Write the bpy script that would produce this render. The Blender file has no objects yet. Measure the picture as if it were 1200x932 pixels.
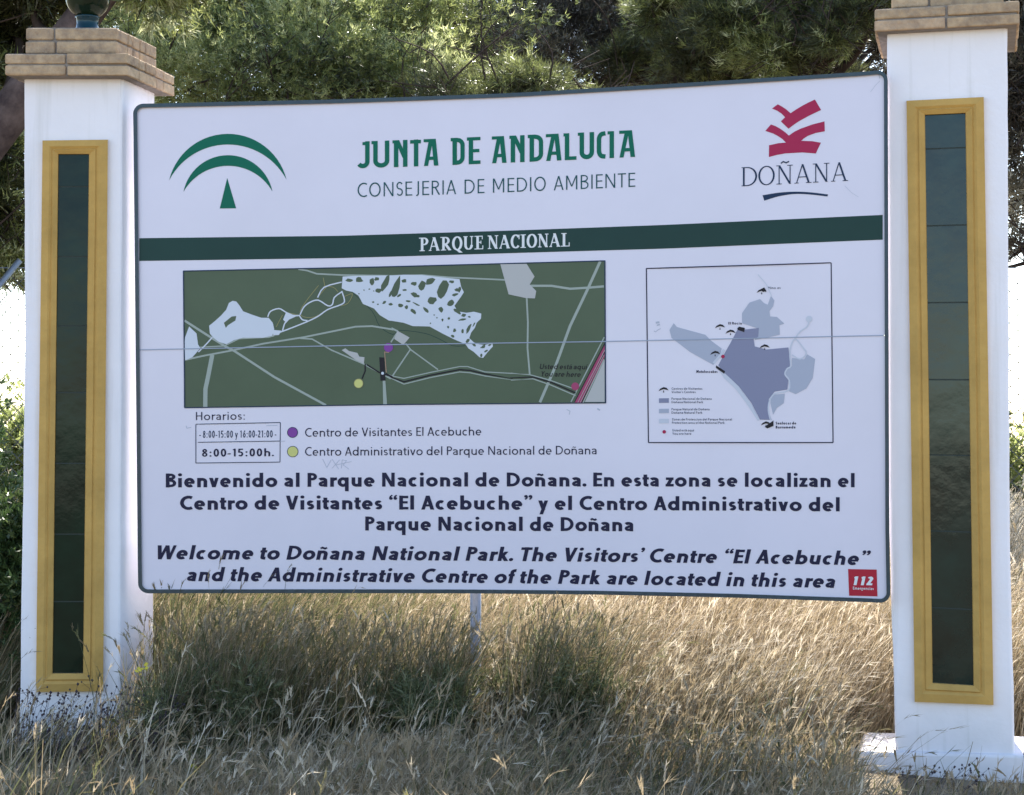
import bpy, math, random
import numpy as np
from mathutils import Vector, Matrix
from mathutils.geometry import tessellate_polygon
random.seed(7); RNG = np.random.default_rng(11)
R = math.radians
sc = bpy.context.scene
C = sc.collection

# ------------------------------------------------------------------ camera
F = 2200.0; CX, CY, HZ = 600.0, 466.0, 530.0; CAMH = 1.30
PITCH = math.atan((HZ-CY)/F)
cam = bpy.data.cameras.new('camera'); cam.sensor_width = 36; cam.lens = F/1200*36
cam.clip_start = 0.05; cam.clip_end = 3000
camo = bpy.data.objects.new('camera', cam); C.objects.link(camo)
camo.location = (0, 0, CAMH); camo.rotation_euler = (R(90)+PITCH, 0, 0)
sc.camera = camo
# ------------------------------------------------------------------ light
SUN_EL, SUN_AZ = 45, 8          # sun behind the board, a touch to the right
w = bpy.data.worlds.new('World'); sc.world = w; w.use_nodes = True
nt = w.node_tree; bg = nt.nodes['Background']
sky = nt.nodes.new('ShaderNodeTexSky'); sky.sky_type = 'NISHITA'; sky.sun_disc = False
sky.sun_elevation = R(SUN_EL); sky.sun_rotation = R(SUN_AZ)
sky.air_density = 1.0; sky.dust_density = 0.8; sky.ozone_density = 1.2
nt.links.new(sky.outputs[0], bg.inputs[0]); bg.inputs[1].default_value = 0.13
sun = bpy.data.lights.new('sun', 'SUN'); sun.energy = 5.0; sun.angle = R(0.5); sun.color = (1, .95, .86)
suno = bpy.data.objects.new('sun', sun); C.objects.link(suno)
sd = Vector((math.sin(R(SUN_AZ))*math.cos(R(SUN_EL)), math.cos(R(SUN_AZ))*math.cos(R(SUN_EL)), math.sin(R(SUN_EL))))
suno.rotation_euler = sd.to_track_quat('Z', 'Y').to_euler(); suno.location = (4, 20, 20)
sc.view_settings.view_transform = 'Standard'; sc.view_settings.look = 'None'
sc.view_settings.exposure = 1.68; sc.view_settings.gamma = 1
sc.cycles.max_bounces = 8; sc.cycles.transparent_max_bounces = 8

# ------------------------------------------------------------------ rays
cp, sp = math.cos(PITCH), math.sin(PITCH)
def ray(px, py):
    v = (CY-py)/F
    return Vector(((px-CX)/F, cp-sp*v, sp+cp*v))
def at(px, py, y):                      # point at distance y in front of the camera
    d = ray(px, py); t = y/d.y
    return Vector((d.x*t, y, CAMH+d.z*t))
def interp(xs, ys):
    return lambda x: float(np.interp(x, xs, ys))
# the board is a vertical sheet, very slightly bowed in plan
_px = np.array([160, 400, 600, 800, 1037.]); _dep = np.array([8.269, 8.168, 8.030, 7.850, 7.592])
_co = np.polyfit((_px-CX)/F, _dep, 3)
def board(px, py, off=0.0):
    d = ray(px, py); a = d.x/d.y
    return at(px, py, float(np.polyval(_co, a))-off)
class Plane:
    def __init__(s, A, B):              # vertical plane through two plan points
        s.A = Vector((A[0], A[1], 0)); s.B = Vector((B[0], B[1], 0))
        s.u = (s.B-s.A).normalized(); s.n = Vector((s.u.y, -s.u.x, 0))   # n points to the camera
        if s.n.y > 0: s.n = -s.n
    def __call__(s, px, py, off=0.0):
        d = ray(px, py); o = Vector((0, 0, CAMH))
        t = (s.A + s.n*off - o).dot(s.n)/d.dot(s.n)
        return o + d*t

# ------------------------------------------------------------------ mesh helpers
class MB:
    def __init__(s): s.v = []; s.f = []
    def face(s, pts):
        i = len(s.v); s.v += [tuple(p) for p in pts]; s.f.append(tuple(range(i, i+len(pts))))
    def poly(s, pts):
        vs = [Vector(p) for p in pts]; i = len(s.v); s.v += [tuple(p) for p in pts]
        flat = [Vector((p.x, p.z, 0)) for p in vs]
        for t in tessellate_polygon([flat]): s.f.append(tuple(i+k for k in t))
    def shape(s, pts, off):              # flat printed shape, subdivided so that it follows the sheet
        flat = [Vector((p[0], p[1], 0)) for p in pts]
        st = [[flat[k] for k in t] for t in tessellate_polygon([flat])]
        while st:
            a, b, c = st.pop()
            if max((a-b).length, (b-c).length, (c-a).length) > 34:
                ab, bc, ca = (a+b)/2, (b+c)/2, (c+a)/2; st += [[a, ab, ca], [ab, b, bc], [ca, bc, c], [ab, bc, ca]]
            else: s.face([board(q.x, q.y, off) for q in (a, b, c)])
    def hexa(s, a):                      # 8 corners: 0-3 front loop, 4-7 back loop
        i = len(s.v); s.v += [tuple(p) for p in a]
        for q in ((0,1,2,3),(7,6,5,4),(0,4,5,1),(1,5,6,2),(2,6,7,3),(3,7,4,0)): s.f.append(tuple(i+k for k in q))
    def tube(s, pts, rad, n=8, cap=True):
        base = len(s.v); pts = [Vector(p) for p in pts]
        prev = None
        for k, p in enumerate(pts):
            d = (pts[min(k+1, len(pts)-1)]-pts[max(k-1, 0)]).normalized()
            a = d.cross(Vector((0, 1, 0) if abs(d.y) < .9 else (1, 0, 0))).normalized()
            if prev is not None and a.dot(prev) < 0: a = -a
            prev = a; b = d.cross(a); r = rad[k] if hasattr(rad, '__len__') else rad
            for j in range(n):
                t = 2*math.pi*j/n; s.v.append(tuple(p+(a*math.cos(t)+b*math.sin(t))*r))
        for k in range(len(pts)-1):
            for j in range(n):
                q = base+k*n; j2 = (j+1) % n
                s.f.append((q+j, q+j2, q+n+j2, q+n+j))
        if cap:
            s.f.append(tuple(base+j for j in range(n))); s.f.append(tuple(base+(len(pts)-1)*n+j for j in range(n)))
    def lathe(s, prof, c, n=24):
        base = len(s.v)
        for r, z in prof:
            for j in range(n):
                t = 2*math.pi*j/n; s.v.append((c[0]+r*math.cos(t), c[1]+r*math.sin(t), c[2]+z))
        for k in range(len(prof)-1):
            for j in range(n):
                q = base+k*n; j2 = (j+1) % n
                s.f.append((q+j, q+j2, q+n+j2, q+n+j))
    def build(s, name, mat, parent=None, smooth=False, bevel=0, label=None):
        me = bpy.data.meshes.new(name); me.from_pydata(s.v, [], s.f); me.update()
        if smooth:
            for p in me.polygons: p.use_smooth = True
        return link(name, me, mat, parent, bevel, label)
def link(name, me, mat, parent=None, bevel=0, label=None):
    if mat is not None and not me.materials: me.materials.append(mat)
    o = bpy.data.objects.new(name, me); C.objects.link(o)
    if parent is not None:
        o.parent = parent
        o.matrix_parent_inverse = parent_inv(parent)
    if bevel:
        b = o.modifiers.new('bevel', 'BEVEL'); b.width = bevel; b.segments = 2; b.limit_method = 'ANGLE'
    if label: o['label'] = label
    return o
def parent_inv(p):                       # meshes are written in world coordinates
    return Matrix.Translation(p.location).inverted() if p.parent is None else Matrix.Identity(4)
def empty(name, loc, label, cat, group=None):
    o = bpy.data.objects.new(name, None); C.objects.link(o); o.location = loc
    o.empty_display_size = .2; o['label'] = label; o['category'] = cat
    if group: o['group'] = group
    return o
def big_mesh(name, V, quads, tris, tint=None, mat=None):
    me = bpy.data.meshes.new(name); V = np.asarray(V, np.float32)
    q = np.asarray(quads, np.int32).reshape(-1, 4); t = np.asarray(tris, np.int32).reshape(-1, 3)
    nl = q.size+t.size
    me.vertices.add(len(V)); me.vertices.foreach_set('co', V.ravel())
    me.loops.add(nl); me.loops.foreach_set('vertex_index', np.concatenate([q.ravel(), t.ravel()]))
    me.polygons.add(len(q)+len(t))
    me.polygons.foreach_set('loop_start', np.concatenate([np.arange(len(q))*4, q.size+np.arange(len(t))*3]).astype(np.int32))
    me.update(calc_edges=True)
    if tint is not None:
        a = me.attributes.new('tint', 'FLOAT', 'POINT'); a.data.foreach_set('value', np.asarray(tint, np.float32))
    if mat: me.materials.append(mat)
    return me

# ------------------------------------------------------------------ materials
def mat(name, col, rough=.7, var=.0, scale=8, bump=0, bscale=40, spec=.5, coat=0, metal=0, dark=None, detail=6):
    m = bpy.data.materials.new(name); m.use_nodes = True; t = m.node_tree; n = t.nodes; L = t.links
    b = n['Principled BSDF']; b.inputs['Roughness'].default_value = rough
    b.inputs['Base Color'].default_value = (*col, 1); b.inputs['Metallic'].default_value = metal
    b.inputs['Specular IOR Level'].default_value = spec; b.inputs['Coat Weight'].default_value = coat
    b.inputs['Coat Roughness'].default_value = .08
    tc = n.new('ShaderNodeTexCoord')
    if var:
        no = n.new('ShaderNodeTexNoise'); no.inputs['Scale'].default_value = scale; no.inputs['Detail'].default_value = detail
        no.inputs['Roughness'].default_value = .65
        L.new(tc.outputs['Object'], no.inputs['Vector'])
        cr = n.new('ShaderNodeValToRGB'); cr.color_ramp.elements[0].position = .32; cr.color_ramp.elements[1].position = .68
        d = dark if dark else tuple(c*(1-var) for c in col)
        cr.color_ramp.elements[0].color = (*d, 1); cr.color_ramp.elements[1].color = (*col, 1)
        L.new(no.outputs['Fac'], cr.inputs[0]); L.new(cr.outputs[0], b.inputs['Base Color'])
    if bump:
        nb = n.new('ShaderNodeTexNoise'); nb.inputs['Scale'].default_value = bscale; nb.inputs['Detail'].default_value = 5
        L.new(tc.outputs['Object'], nb.inputs['Vector'])
        bu = n.new('ShaderNodeBump'); bu.inputs['Strength'].default_value = bump; bu.inputs['Distance'].default_value = .01
        L.new(nb.outputs['Fac'], bu.inputs['Height']); L.new(bu.outputs[0], b.inputs['Normal'])
    return m
def leaf_mat(name, stops, trans=.45, rough=.45, spec=.5):
    m = bpy.data.materials.new(name); m.use_nodes = True; t = m.node_tree; n = t.nodes; L = t.links
    b = n['Principled BSDF']; b.inputs['Roughness'].default_value = rough; b.inputs['Specular IOR Level'].default_value = spec
    a = n.new('ShaderNodeAttribute'); a.attribute_name = 'tint'
    cr = n.new('ShaderNodeValToRGB'); e = cr.color_ramp.elements
    e[0].position = stops[0][0]; e[0].color = (*stops[0][1], 1); e[1].position = stops[-1][0]; e[1].color = (*stops[-1][1], 1)
    for p, c in stops[1:-1]:
        x = e.new(p); x.color = (*c, 1)
    L.new(a.outputs['Fac'], cr.inputs[0]); L.new(cr.outputs[0], b.inputs['Base Color'])
    tr = n.new('ShaderNodeBsdfTranslucent'); L.new(cr.outputs[0], tr.inputs['Color'])
    mx = n.new('ShaderNodeMixShader'); mx.inputs[0].default_value = trans
    L.new(b.outputs[0], mx.inputs[1]); L.new(tr.outputs[0], mx.inputs[2])
    L.new(mx.outputs[0], n['Material Output'].inputs['Surface'])
    return m
def plaster_mat():
    m = mat('white_plaster', (.87, .83, .86), .75, .05, 3, .25, 30, spec=.3)
    # rain streaks and dirt creeping up from the soil
    t = m.node_tree; n = t.nodes; L = t.links; b = n['Principled BSDF']
    src = b.inputs['Base Color'].links[0].from_socket
    g = n.new('ShaderNodeNewGeometry'); s = n.new('ShaderNodeSeparateXYZ'); L.new(g.outputs['Position'], s.inputs[0])
    mp = n.new('ShaderNodeMapping'); mp.inputs['Scale'].default_value = (14, 14, .6); L.new(g.outputs['Position'], mp.inputs[0])
    no = n.new('ShaderNodeTexNoise'); no.inputs['Scale'].default_value = 1.5; no.inputs['Detail'].default_value = 7; L.new(mp.outputs[0], no.inputs[0])
    r = n.new('ShaderNodeMapRange'); r.inputs[1].default_value = .56; r.inputs[2].default_value = .8; r.inputs[3].default_value = 0; r.inputs[4].default_value = .5
    L.new(no.outputs[0], r.inputs[0])
    z = n.new('ShaderNodeMapRange'); z.inputs[1].default_value = .45; z.inputs[2].default_value = 0; z.inputs[3].default_value = 0; z.inputs[4].default_value = .75
    L.new(s.outputs[2], z.inputs[0])
    n2 = n.new('ShaderNodeTexNoise'); n2.inputs['Scale'].default_value = 9; n2.inputs['Detail'].default_value = 8; L.new(g.outputs['Position'], n2.inputs[0])
    mu = n.new('ShaderNodeMath'); mu.operation = 'MULTIPLY'; L.new(z.outputs[0], mu.inputs[0]); L.new(n2.outputs[0], mu.inputs[1])
    ad = n.new('ShaderNodeMath'); ad.operation = 'ADD'; ad.use_clamp = True; L.new(r.outputs[0], ad.inputs[0]); L.new(mu.outputs[0], ad.inputs[1])
    mx = n.new('ShaderNodeMix'); mx.data_type = 'RGBA'; L.new(ad.outputs[0], mx.inputs[0]); L.new(src, mx.inputs[6])
    mx.inputs[7].default_value = (.52, .50, .46, 1); L.new(mx.outputs[2], b.inputs['Base Color'])
    return m
M_WHITE = plaster_mat()
M_PANEL = mat('board_white', (.71, .66, .75), .38, .07, 1.1, .02, 4, spec=.5, coat=.15)
M_BAND = mat('band_green', (.009, .043, .036), .42, .15, 3, .01, 8, spec=.22)
M_RIM = mat('rim_navy_green', (.012, .036, .055), .4, .35, 30, .2, 60, coat=.1)
M_GREEN = mat('logo_green', (.0, .125, .075), .35, spec=.15)
M_TEAL = mat('letter_teal', (.01, .075, .085), .35, spec=.15)
M_INK = mat('ink_navy', (.014, .014, .045), .35, spec=.15)
M_INKT = mat('ink_blue', (.012, .03, .075), .35, spec=.15)
M_CREAM = mat('letter_white', (.72, .73, .74), .4, spec=.15)
M_CRIM = mat('logo_crimson', (.38, .02, .075), .4, spec=.15)
M_MAPG = mat('map_green', (.088, .120, .072), .35, .14, 2.2, .01, 8, spec=.2)
M_WATER = mat('map_water', (.60, .63, .70), .38, spec=.15)
M_ROAD = mat('map_road', (.34, .38, .34), .38, spec=.15)
M_TOWN = mat('map_town', (.46, .45, .44), .38, spec=.15)
M_TRACK = mat('map_track', (.30, .27, .12), .4, spec=.15)
M_BLACK = mat('map_black', (.015, .012, .018), .35, spec=.15)
M_MAG = mat('map_magenta', (.36, .06, .14), .4, spec=.15)
M_PURP = mat('spot_purple', (.22, .06, .30), .4, spec=.15)
M_YELL = mat('spot_yellow', (.60, .58, .20), .4, spec=.15)
M_SALM = mat('map_salmon', (.42, .25, .18), .4, spec=.15)
M_PARK = mat('park_blue', (.235, .24, .345), .4, spec=.15)
M_PARK2 = mat('park_blue_mid', (.40, .42, .51), .4, spec=.15)
M_PARK3 = mat('park_blue_light', (.56, .575, .65), .4, spec=.15)
M_SCR = mat('scratch_grey', (.42, .44, .52), .6)
M_SEAM = mat('seam_grey', (.30, .34, .44), .5)
M_RED = mat('sticker_red', (.42, .02, .04), .35, spec=.15)
M_OCHRE = mat('ochre_paint', (.58, .355, .105), .68, .22, 6, .4, 35, spec=.15)
M_GALV = mat('galvanised_steel', (.30, .33, .37), .45, .3, 20, .1, 40, metal=.6)
M_MORT = mat('mortar', (.30, .26, .23), .9, .3, 25, .6, 60, spec=.1)
M_TILE = mat('glazed_green_tile', (.003, .020, .012), .10, .7, 3, .3, 4.5, spec=.18)
M_TILE2 = mat('glazed_green_tile_b', (.004, .026, .022), .09, .7, 3, .3, 4, spec=.38)
M_GROUT = mat('tile_grout', (.035, .045, .04), .9)
M_FOOT = mat('teal_glaze', (.003, .035, .050), .15, .4, 9, .2, 14, spec=.3)
M_BALL = mat('dark_green_glaze', (.010, .022, .012), .12, .5, 7, .03, 20, spec=.2)
M_WIRE = mat('old_wire', (.09, .09, .09), .8, spec=.2)
def brick_mats():
    out = []
    for i, (c, d) in enumerate([((.56,.40,.25),(.30,.21,.14)), ((.60,.43,.27),(.36,.26,.17)), ((.52,.37,.23),(.28,.20,.14)), ((.56,.39,.25),(.32,.23,.165))]):
        out.append(mat('brick_%s' % 'clay pale dusky tan'.split()[i], c, .92, .1, 17, 1.0, 38, spec=.15, dark=d))
    return out
M_BRICK = brick_mats()
M_BARK = mat('pine_bark', (.13, .095, .085), .95, .6, 7, 1.0, 18, spec=.1, dark=(.04, .028, .028))
M_TWIG = mat('twig', (.07, .052, .045), .95, .4, 12, .5, 30, spec=.1)

# ------------------------------------------------------------------ lettering: strokes drawn by hand
def arc(cx, cy, rx, ry, a0, a1, n=None):
    n = n or max(4, int(abs(a1-a0)/18))
    return [(cx+rx*math.cos(R(a0+(a1-a0)*k/n)), cy+ry*math.sin(R(a0+(a1-a0)*k/n))) for k in range(n+1)]
def S(pts, w=1.0): return ('s', pts, w)
def Q(x0, y0, x1, y1, w=1.0): return ('q', (x0, y0, x1, y1), w)
def D(x, y, r): return ('d', (x, y, r), 1)
def scurve(w, H, h, a0=28, a1=-152):
    ry = (H/2-h)/2+h*.0; c1 = H-h-ry; c2 = h+ry
    return arc(w/2, c1, w/2-h, ry, a0, 270, 12)+arc(w/2, c2, w/2-h, ry, 90, a1, 12)[1:]
def sans(ch, T):
    h = T/2; X = .67
    if ch == ' ': return .20, []
    if ch in 'ñÑ':
        b = 'n' if ch == 'ñ' else 'N'; w, s = sans(b, T); y = X+.17 if b == 'n' else 1.16
        return w, s+[S([(w*.2, y-.03), (w*.36, y+.035), (w*.64, y-.035), (w*.8, y+.03)], .62)]
    if ch in 'áíú':
        b = {'á': 'a', 'í': 'i', 'ú': 'u'}[ch]; w, s = sans(b, T)
        if b == 'i': s = s[:1]
        return w, s+[S([(w*.4, X+.1), (w*.4+.12, X+.27)], .7)]
    if ch == 'a':
        w = .50; b = .40
        return w, [S(arc(w*.46, X-.21, w*.54-h, .21-h, 155, 0, 8)+[(w-h, 0)]),
                   S([(w-h, b-h*.6), (w*.5, b-h*.6)]+arc(w*.42, (b+0)/2, w*.42-h, b/2-h, 95, 285, 10)+[(w-h, .13)], .82)]
    if ch == 'b': w = .62; return w, [S([(h, 0), (h, 1.02)]), S(arc(w/2, X/2, w/2-h, X/2-h*.9, 0, 360, 20))]
    if ch == 'd': w = .62; return w, [S([(w-h, 0), (w-h, 1.02)]), S(arc(w/2, X/2, w/2-h, X/2-h*.9, 0, 360, 20))]
    if ch == 'p': w = .62; return w, [S([(h, -.32), (h, X)]), S(arc(w/2, X/2, w/2-h, X/2-h*.9, 0, 360, 20))]
    if ch == 'q': w = .62; return w, [S([(w-h, -.32), (w-h, X)]), S(arc(w/2, X/2, w/2-h, X/2-h*.9, 0, 360, 20))]
    if ch == 'o': w = .66; return w, [S(arc(w/2, X/2, w/2-h, X/2-h*.9, 0, 360, 22))]
    if ch == 'c': w = .52; return w, [S(arc(w*.56, X/2, w*.56-h, X/2-h*.9, 52, 308, 14))]
    if ch == 'e': w = .60; return w, [S(arc(w/2, X/2, w/2-h, X/2-h*.9, 0, 312, 16)), S([(h, X*.5-h*.1), (w-h*.3, X*.5-h*.1)], .72)]
    if ch == 'f': return .36, [S([(.17, 0), (.17, .80)]+arc(.17+.17, .80, .17, .22-h, 180, 78, 6)), S([(0, X-h*.8), (.33, X-h*.8)], .8)]
    if ch == 'g':
        return .54, [S(arc(.25, X-.215, .25-h, .215-h, 0, 360, 16), .85), S([(.38, X-h*.8), (.55, X-h*.6)], .75),
                     S([(.12, .27), (.07, .19), (.12, .10), (.36, .07)], .7), S(arc(.26, -.12, .27-h, .19-h, 0, 360, 16), .8)]
    if ch in 'hn':
        w = .56; return w, [S([(h, 0), (h, 1.02 if ch == 'h' else X)]), S(arc(w/2, X-.26, w/2-h, .26-h, 172, 0, 9)+[(w-h, 0)])]
    if ch == 'm':
        w = .92; r = (w-T)/4
        return w, [S([(h, 0), (h, X)]), S(arc(h+r, X-.24, r, .24-h, 172, 0, 8)+[(h+2*r, 0)]), S(arc(h+3*r, X-.24, r, .24-h, 172, 0, 8)+[(w-h, 0)])]
    if ch == 'i': return T, [S([(h, 0), (h, X)]), D(h, .90, h*1.12)]
    if ch == 'l': return T, [S([(h, 0), (h, 1.02)])]
    if ch == 'k': return .56, [S([(h, 0), (h, 1.02)]), Q(.54-h*1.6, X, T*.8, X*.42, .9), Q(T*1.1, X*.55, .57-h*1.1, 0, .95)]
    if ch == 'r': return .38, [S([(h, 0), (h, X)]), S(arc(.36, X-.26, .36-h, .26-h, 172, 86, 6))]
    if ch == 's': return .42, [S(scurve(.42, X, h), .88)]
    if ch == 't': return .38, [S([(.16, .86), (.16, .16)]+arc(.30, .16+.0, .14, .16-h, 180, 285, 6)), S([(0, X-h*.8), (.36, X-h*.8)], .8)]
    if ch == 'u': w = .56; return w, [S([(w-h, X), (w-h, 0)]), S([(h, X), (h, .26)]+arc(w/2, .26, w/2-h, .26-h, 180, 352, 9)[1:])]
    if ch == 'v': return .56, [Q(h*1.1, X, .28, 0), Q(.56-h*1.1, X, .28, 0, .9)]
    if ch == 'w': return .84, [Q(h*1.1, X, .24, 0), Q(.42, X, .24, 0, .8), Q(.42, X, .60, 0), Q(.84-h*1.1, X, .60, 0, .8)]
    if ch == 'y': return .56, [Q(h*1.1, X, .29, .02), Q(.56-h*1.1, X, .17, -.32, .9)]
    if ch == 'z': return .46, [S([(.02, X-h), (.45, X-h)], .9), S([(0, h), (.46, h)], .9), Q(.45-h*1.3, X-T*.6, h*1.3, T*.6)]
    if ch == 'A': return .72, [Q(.36, 1, h*1.05, 0, .9), Q(.36, 1, .72-h*1.05, 0), S([(.16, .30), (.56, .30)], .75)]
    if ch == 'B': return .56, [S([(h, 0), (h, 1)]), S([(h, 1-h), (.28, 1-h)]+arc(.27, .76, .24-h*.6, .24-h, 90, -90, 9)+[(h, .53)], .88), S([(h, .54-h*.1), (.3, .54-h*.1)]+arc(.29, .27+h*.3, .27-h*.7, .265-h*.75, 90, -90, 9)+[(h, h)], .88)]
    if ch == 'C': return .70, [S(arc(.46, .5, .46-h, .51-h, 58, 302, 18))]
    if ch == 'D': w = .74; return w, [S([(h, 0), (h, 1)]), S([(h, 1-h), (.26, 1-h)]+arc(.26, .5, w-.26-h, .5-h, 90, -90, 16)+[(h, h)], .93)]
    if ch == 'E': return .50, [S([(h, 0), (h, 1)]), S([(h, 1-h), (.49, 1-h)], .88), S([(h, .52), (.46, .52)], .82), S([(h, h), (.50, h)], .88)]
    if ch == 'H': w = .68; return w, [S([(h, 0), (h, 1)]), S([(w-h, 0), (w-h, 1)]), S([(h, .52), (w-h, .52)], .85)]
    if ch == 'I': return T, [S([(h, 0), (h, 1)])]
    if ch == 'J': return .30, [S([(.30-h, 1), (.30-h, .12)]+arc(.06, .12, .24-h, .14, 0, -75, 6))]
    if ch == 'L': return .48, [S([(h, 0), (h, 1)]), S([(h, h), (.48, h)], .9)]
    if ch == 'M': w = .82; return w, [S([(h, 0), (h, 1)]), S([(w-h, 0), (w-h, 1)]), Q(T*.75, 1, w/2, .22, .85), Q(w-T*.75, 1, w/2, .22, .8)]
    if ch == 'N': w = .72; return w, [S([(h, 0), (h, 1)], .92), S([(w-h, 0), (w-h, 1)], .92), Q(T*.6, 1, w-T*.6, 0, .95)]
    if ch == 'O': w = .90 if T > .13 else .84; return w, [S(arc(w/2, .5, w/2-h, .51-h, 0, 360, 28))]
    if ch == 'P': return .54, [S([(h, 0), (h, 1)]), S([(h, 1-h), (.26, 1-h)]+arc(.26, .725, .28-h, .275-h, 90, -90, 10)+[(h, .45+h)], .9)]
    if ch == 'R': return .60, [S([(h, 0), (h, 1)]), S([(h, 1-h), (.26, 1-h)]+arc(.26, .74, .27-h, .26-h, 90, -90, 10)+[(h, .48+h)], .9), Q(.27, .5, .60-h, 0)]
    if ch == 'S': return .48, [S(scurve(.48, 1, h), .92)]
    if ch == 'T': return .60, [S([(.30, 0), (.30, 1)]), S([(0, 1-h), (.60, 1-h)], .9)]
    if ch == 'U': w = .68; return w, [S([(h, 1), (h, .32)]+arc(w/2, .32, w/2-h, .33-h, 180, 360, 12)+[(w-h, 1)])]
    if ch == 'V': return .70, [Q(h*1.1, 1, .35, 0), Q(.70-h*1.1, 1, .35, 0, .9)]
    if ch == 'W': return 1.06, [Q(h*1.1, 1, .29, 0), Q(.53, 1, .29, 0, .8), Q(.53, 1, .77, 0), Q(1.06-h*1.1, 1, .77, 0, .8)]
    if ch == 'Y': return .64, [Q(h*1.2, 1, .32, .45), Q(.64-h*1.2, 1, .32, .45), S([(.32, 0), (.32, .5)])]
    if ch == 'Z': return .58, [S([(.03, 1-h), (.57, 1-h)], .9), S([(0, h), (.58, h)], .9), Q(.56-h*1.3, 1-T*.6, h*1.3, T*.6)]
    if ch == '0': return .52, [S(arc(.26, .5, .26-h, .51-h, 0, 360, 22))]
    if ch == '1': return .34, [S([(.22, 0), (.22, 1)]), S([(.22, 1-h), (.04, .84)], .8)]
    if ch == '2': return .50, [S(arc(.24, .75, .24-h, .25-h, 160, -30, 10)+[(.03+h, .02+h)], 1), S([(.02, h), (.50, h)], .9)]
    if ch == '5': return .50, [S([(.46, 1-h), (.10, 1-h), (.07, .56)]+arc(.22, .32, .26-h, .32-h, 105, -140, 12), .95)]
    if ch == '6': return .52, [S(arc(.26, .31, .26-h, .32-h, 0, 360, 18), .95), S([(.40, 1), (.18, .66), (h+.005, .33)], .95)]
    if ch == '8': return .52, [S(arc(.26, .27, .26-h, .28-h, 0, 360, 18), .92), S(arc(.26, .75, .23-h, .25-h, 0, 360, 18), .92)]
    if ch == '.': return T*1.1, [D(h*1.1, h*1.1, h*1.15)]
    if ch == ':': return T*1.1, [D(h*1.1, h*1.1, h*1.15), D(h*1.1, .56, h*1.15)]
    if ch == '·': return T*.8, [D(h*.8, .42, h*.7)]
    if ch == '-': return .30, [S([(.0, .34), (.30, .34)], .8)]
    if ch in '“”’':
        out = []; n = 1 if ch == '’' else 2
        for k in range(n):
            x = .10+k*.24
            if ch == '“': out += [D(x-.01, .80, h*1.0), S([(x-.07, .82), (x-.03, .94), (x+.06, 1.03)], .45)]
            else: out += [D(x, .96, h*1.0), S([(x+.07, .95), (x+.04, .84), (x-.05, .74)], .45)]
        return .2+.24*(n-1), out
    return .3, []
def serif(ch, T):                         # T thick stem; hairline and slab derived
    t = T*.42 if T > .15 else T*.55; h = T/2; f = T*.75; sl = t*.8
    def foot(x, y, e=None):               # slab serif centred on x
        e = e or f+h*.6
        yy = y+sl/2 if y < .5 else y-sl/2
        return ('b', (x-e, yy-sl/2, x+e, yy+sl/2), 1)
    tt = t/T
    if ch == ' ': return .25, []
    if ch == 'I': return f*2+T*.6, [S([(f+h*.6, 0), (f+h*.6, 1)]), foot(f+h*.6, 0), foot(f+h*.6, 1)]
    if ch == 'P': x = f+h; return x+.44, [S([(x, 0), (x, 1)]), foot(x, 0), ('b', (0, 1-sl, x, 1), 1), S([(x, 1-t/2), (x+.12, 1-t/2)], tt), ('v', arc(x+.12, .72, .32-h*.7, .28-t/2, 90, -90, 10), tt), S([(x+.12, .44+t/2), (x, .44+t/2)], tt)]
    if ch == 'R':
        w, s = serif('P', T); x = f+h; return w+.14, s+[Q(x+.16, .46, w+.02, sl*.5, 1), ('b', (w-.08, 0, w+.14, sl), 1)]
    if ch == 'D': x = f+h; w = x+.62; return w, [S([(x, 0), (x, 1)]), ('b', (0, 0, x, sl), 1), ('b', (0, 1-sl, x, 1), 1), S([(x, 1-t/2), (x+.16, 1-t/2)], tt), ('v', arc(x+.16, .5, .46-h*.7, .5-t/2, 90, -90, 14), tt), S([(x+.16, t/2), (x, t/2)], tt)]
    if ch == 'A': w = .80; return w, [Q(.38, 1, .10, sl*.5, tt), Q(.38, 1, .68, sl*.5), S([(.19, .33), (.56, .33)], tt), foot(.10, 0, .10), foot(.68, 0, .13)]
    if ch == 'N': w = .80; return w, [S([(.14, 0), (.14, 1)], tt), S([(w-.14, 0), (w-.14, 1)], tt), Q(.14, 1, w-.14, 0), foot(.14, 0, .13), foot(w-.14, 1, .13), ('b', (0, 1-sl, .2, 1), 1)]
    if ch == 'Ñ': w, s = serif('N', T); return w, s+[S([(w*.28, 1.10), (w*.42, 1.19), (w*.60, 1.12), (w*.76, 1.19)], .75)]
    if ch == 'U': w = .78; return w, [S([(.17, 1), (.17, .34)]), ('v', arc(.40, .34, .23, .34-t/2, 180, 360, 12), tt), S([(.63, .34), (.63, 1)], tt), foot(.17, 1, .16), foot(.63, 1, .13)]
    if ch == 'E': x = f+h; return x+.42, [S([(x, 0), (x, 1)]), ('b', (0, 0, x+.42, sl), 1), ('b', (0, 1-sl, x+.38, 1), 1), S([(x, .52), (x+.24, .52)], tt), ('b', (x+.38-t*.8, .74, x+.38, .99), 1), ('b', (x+.42-t*.8, .01, x+.42, .28), 1), ('b', (x+.22, .40, x+.22+t*.7, .64), 1)]
    if ch == 'L': x = f+h; return x+.42, [S([(x, 0), (x, 1)]), ('b', (0, 0, x+.42, sl), 1), foot(x, 1), ('b', (x+.42-t*.8, .01, x+.42, .30), 1)]
    if ch in 'OQ':
        w = .78; s = [('v', arc(w/2, .5, w/2-h, .51-t/2, 90, 450, 26), tt)]
        if ch == 'Q': s += [Q(w*.46, .06, w*.86, -.20, .9)]
        return w, s
    if ch == 'C': w = .68; return w, [('v', arc(w*.56, .5, w*.56-h, .51-t/2, 42, 318, 20), tt), ('b', (w*.93-t*.5, .66, w*.93+t*.4, 1), 1)]
    return .3, []
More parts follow.
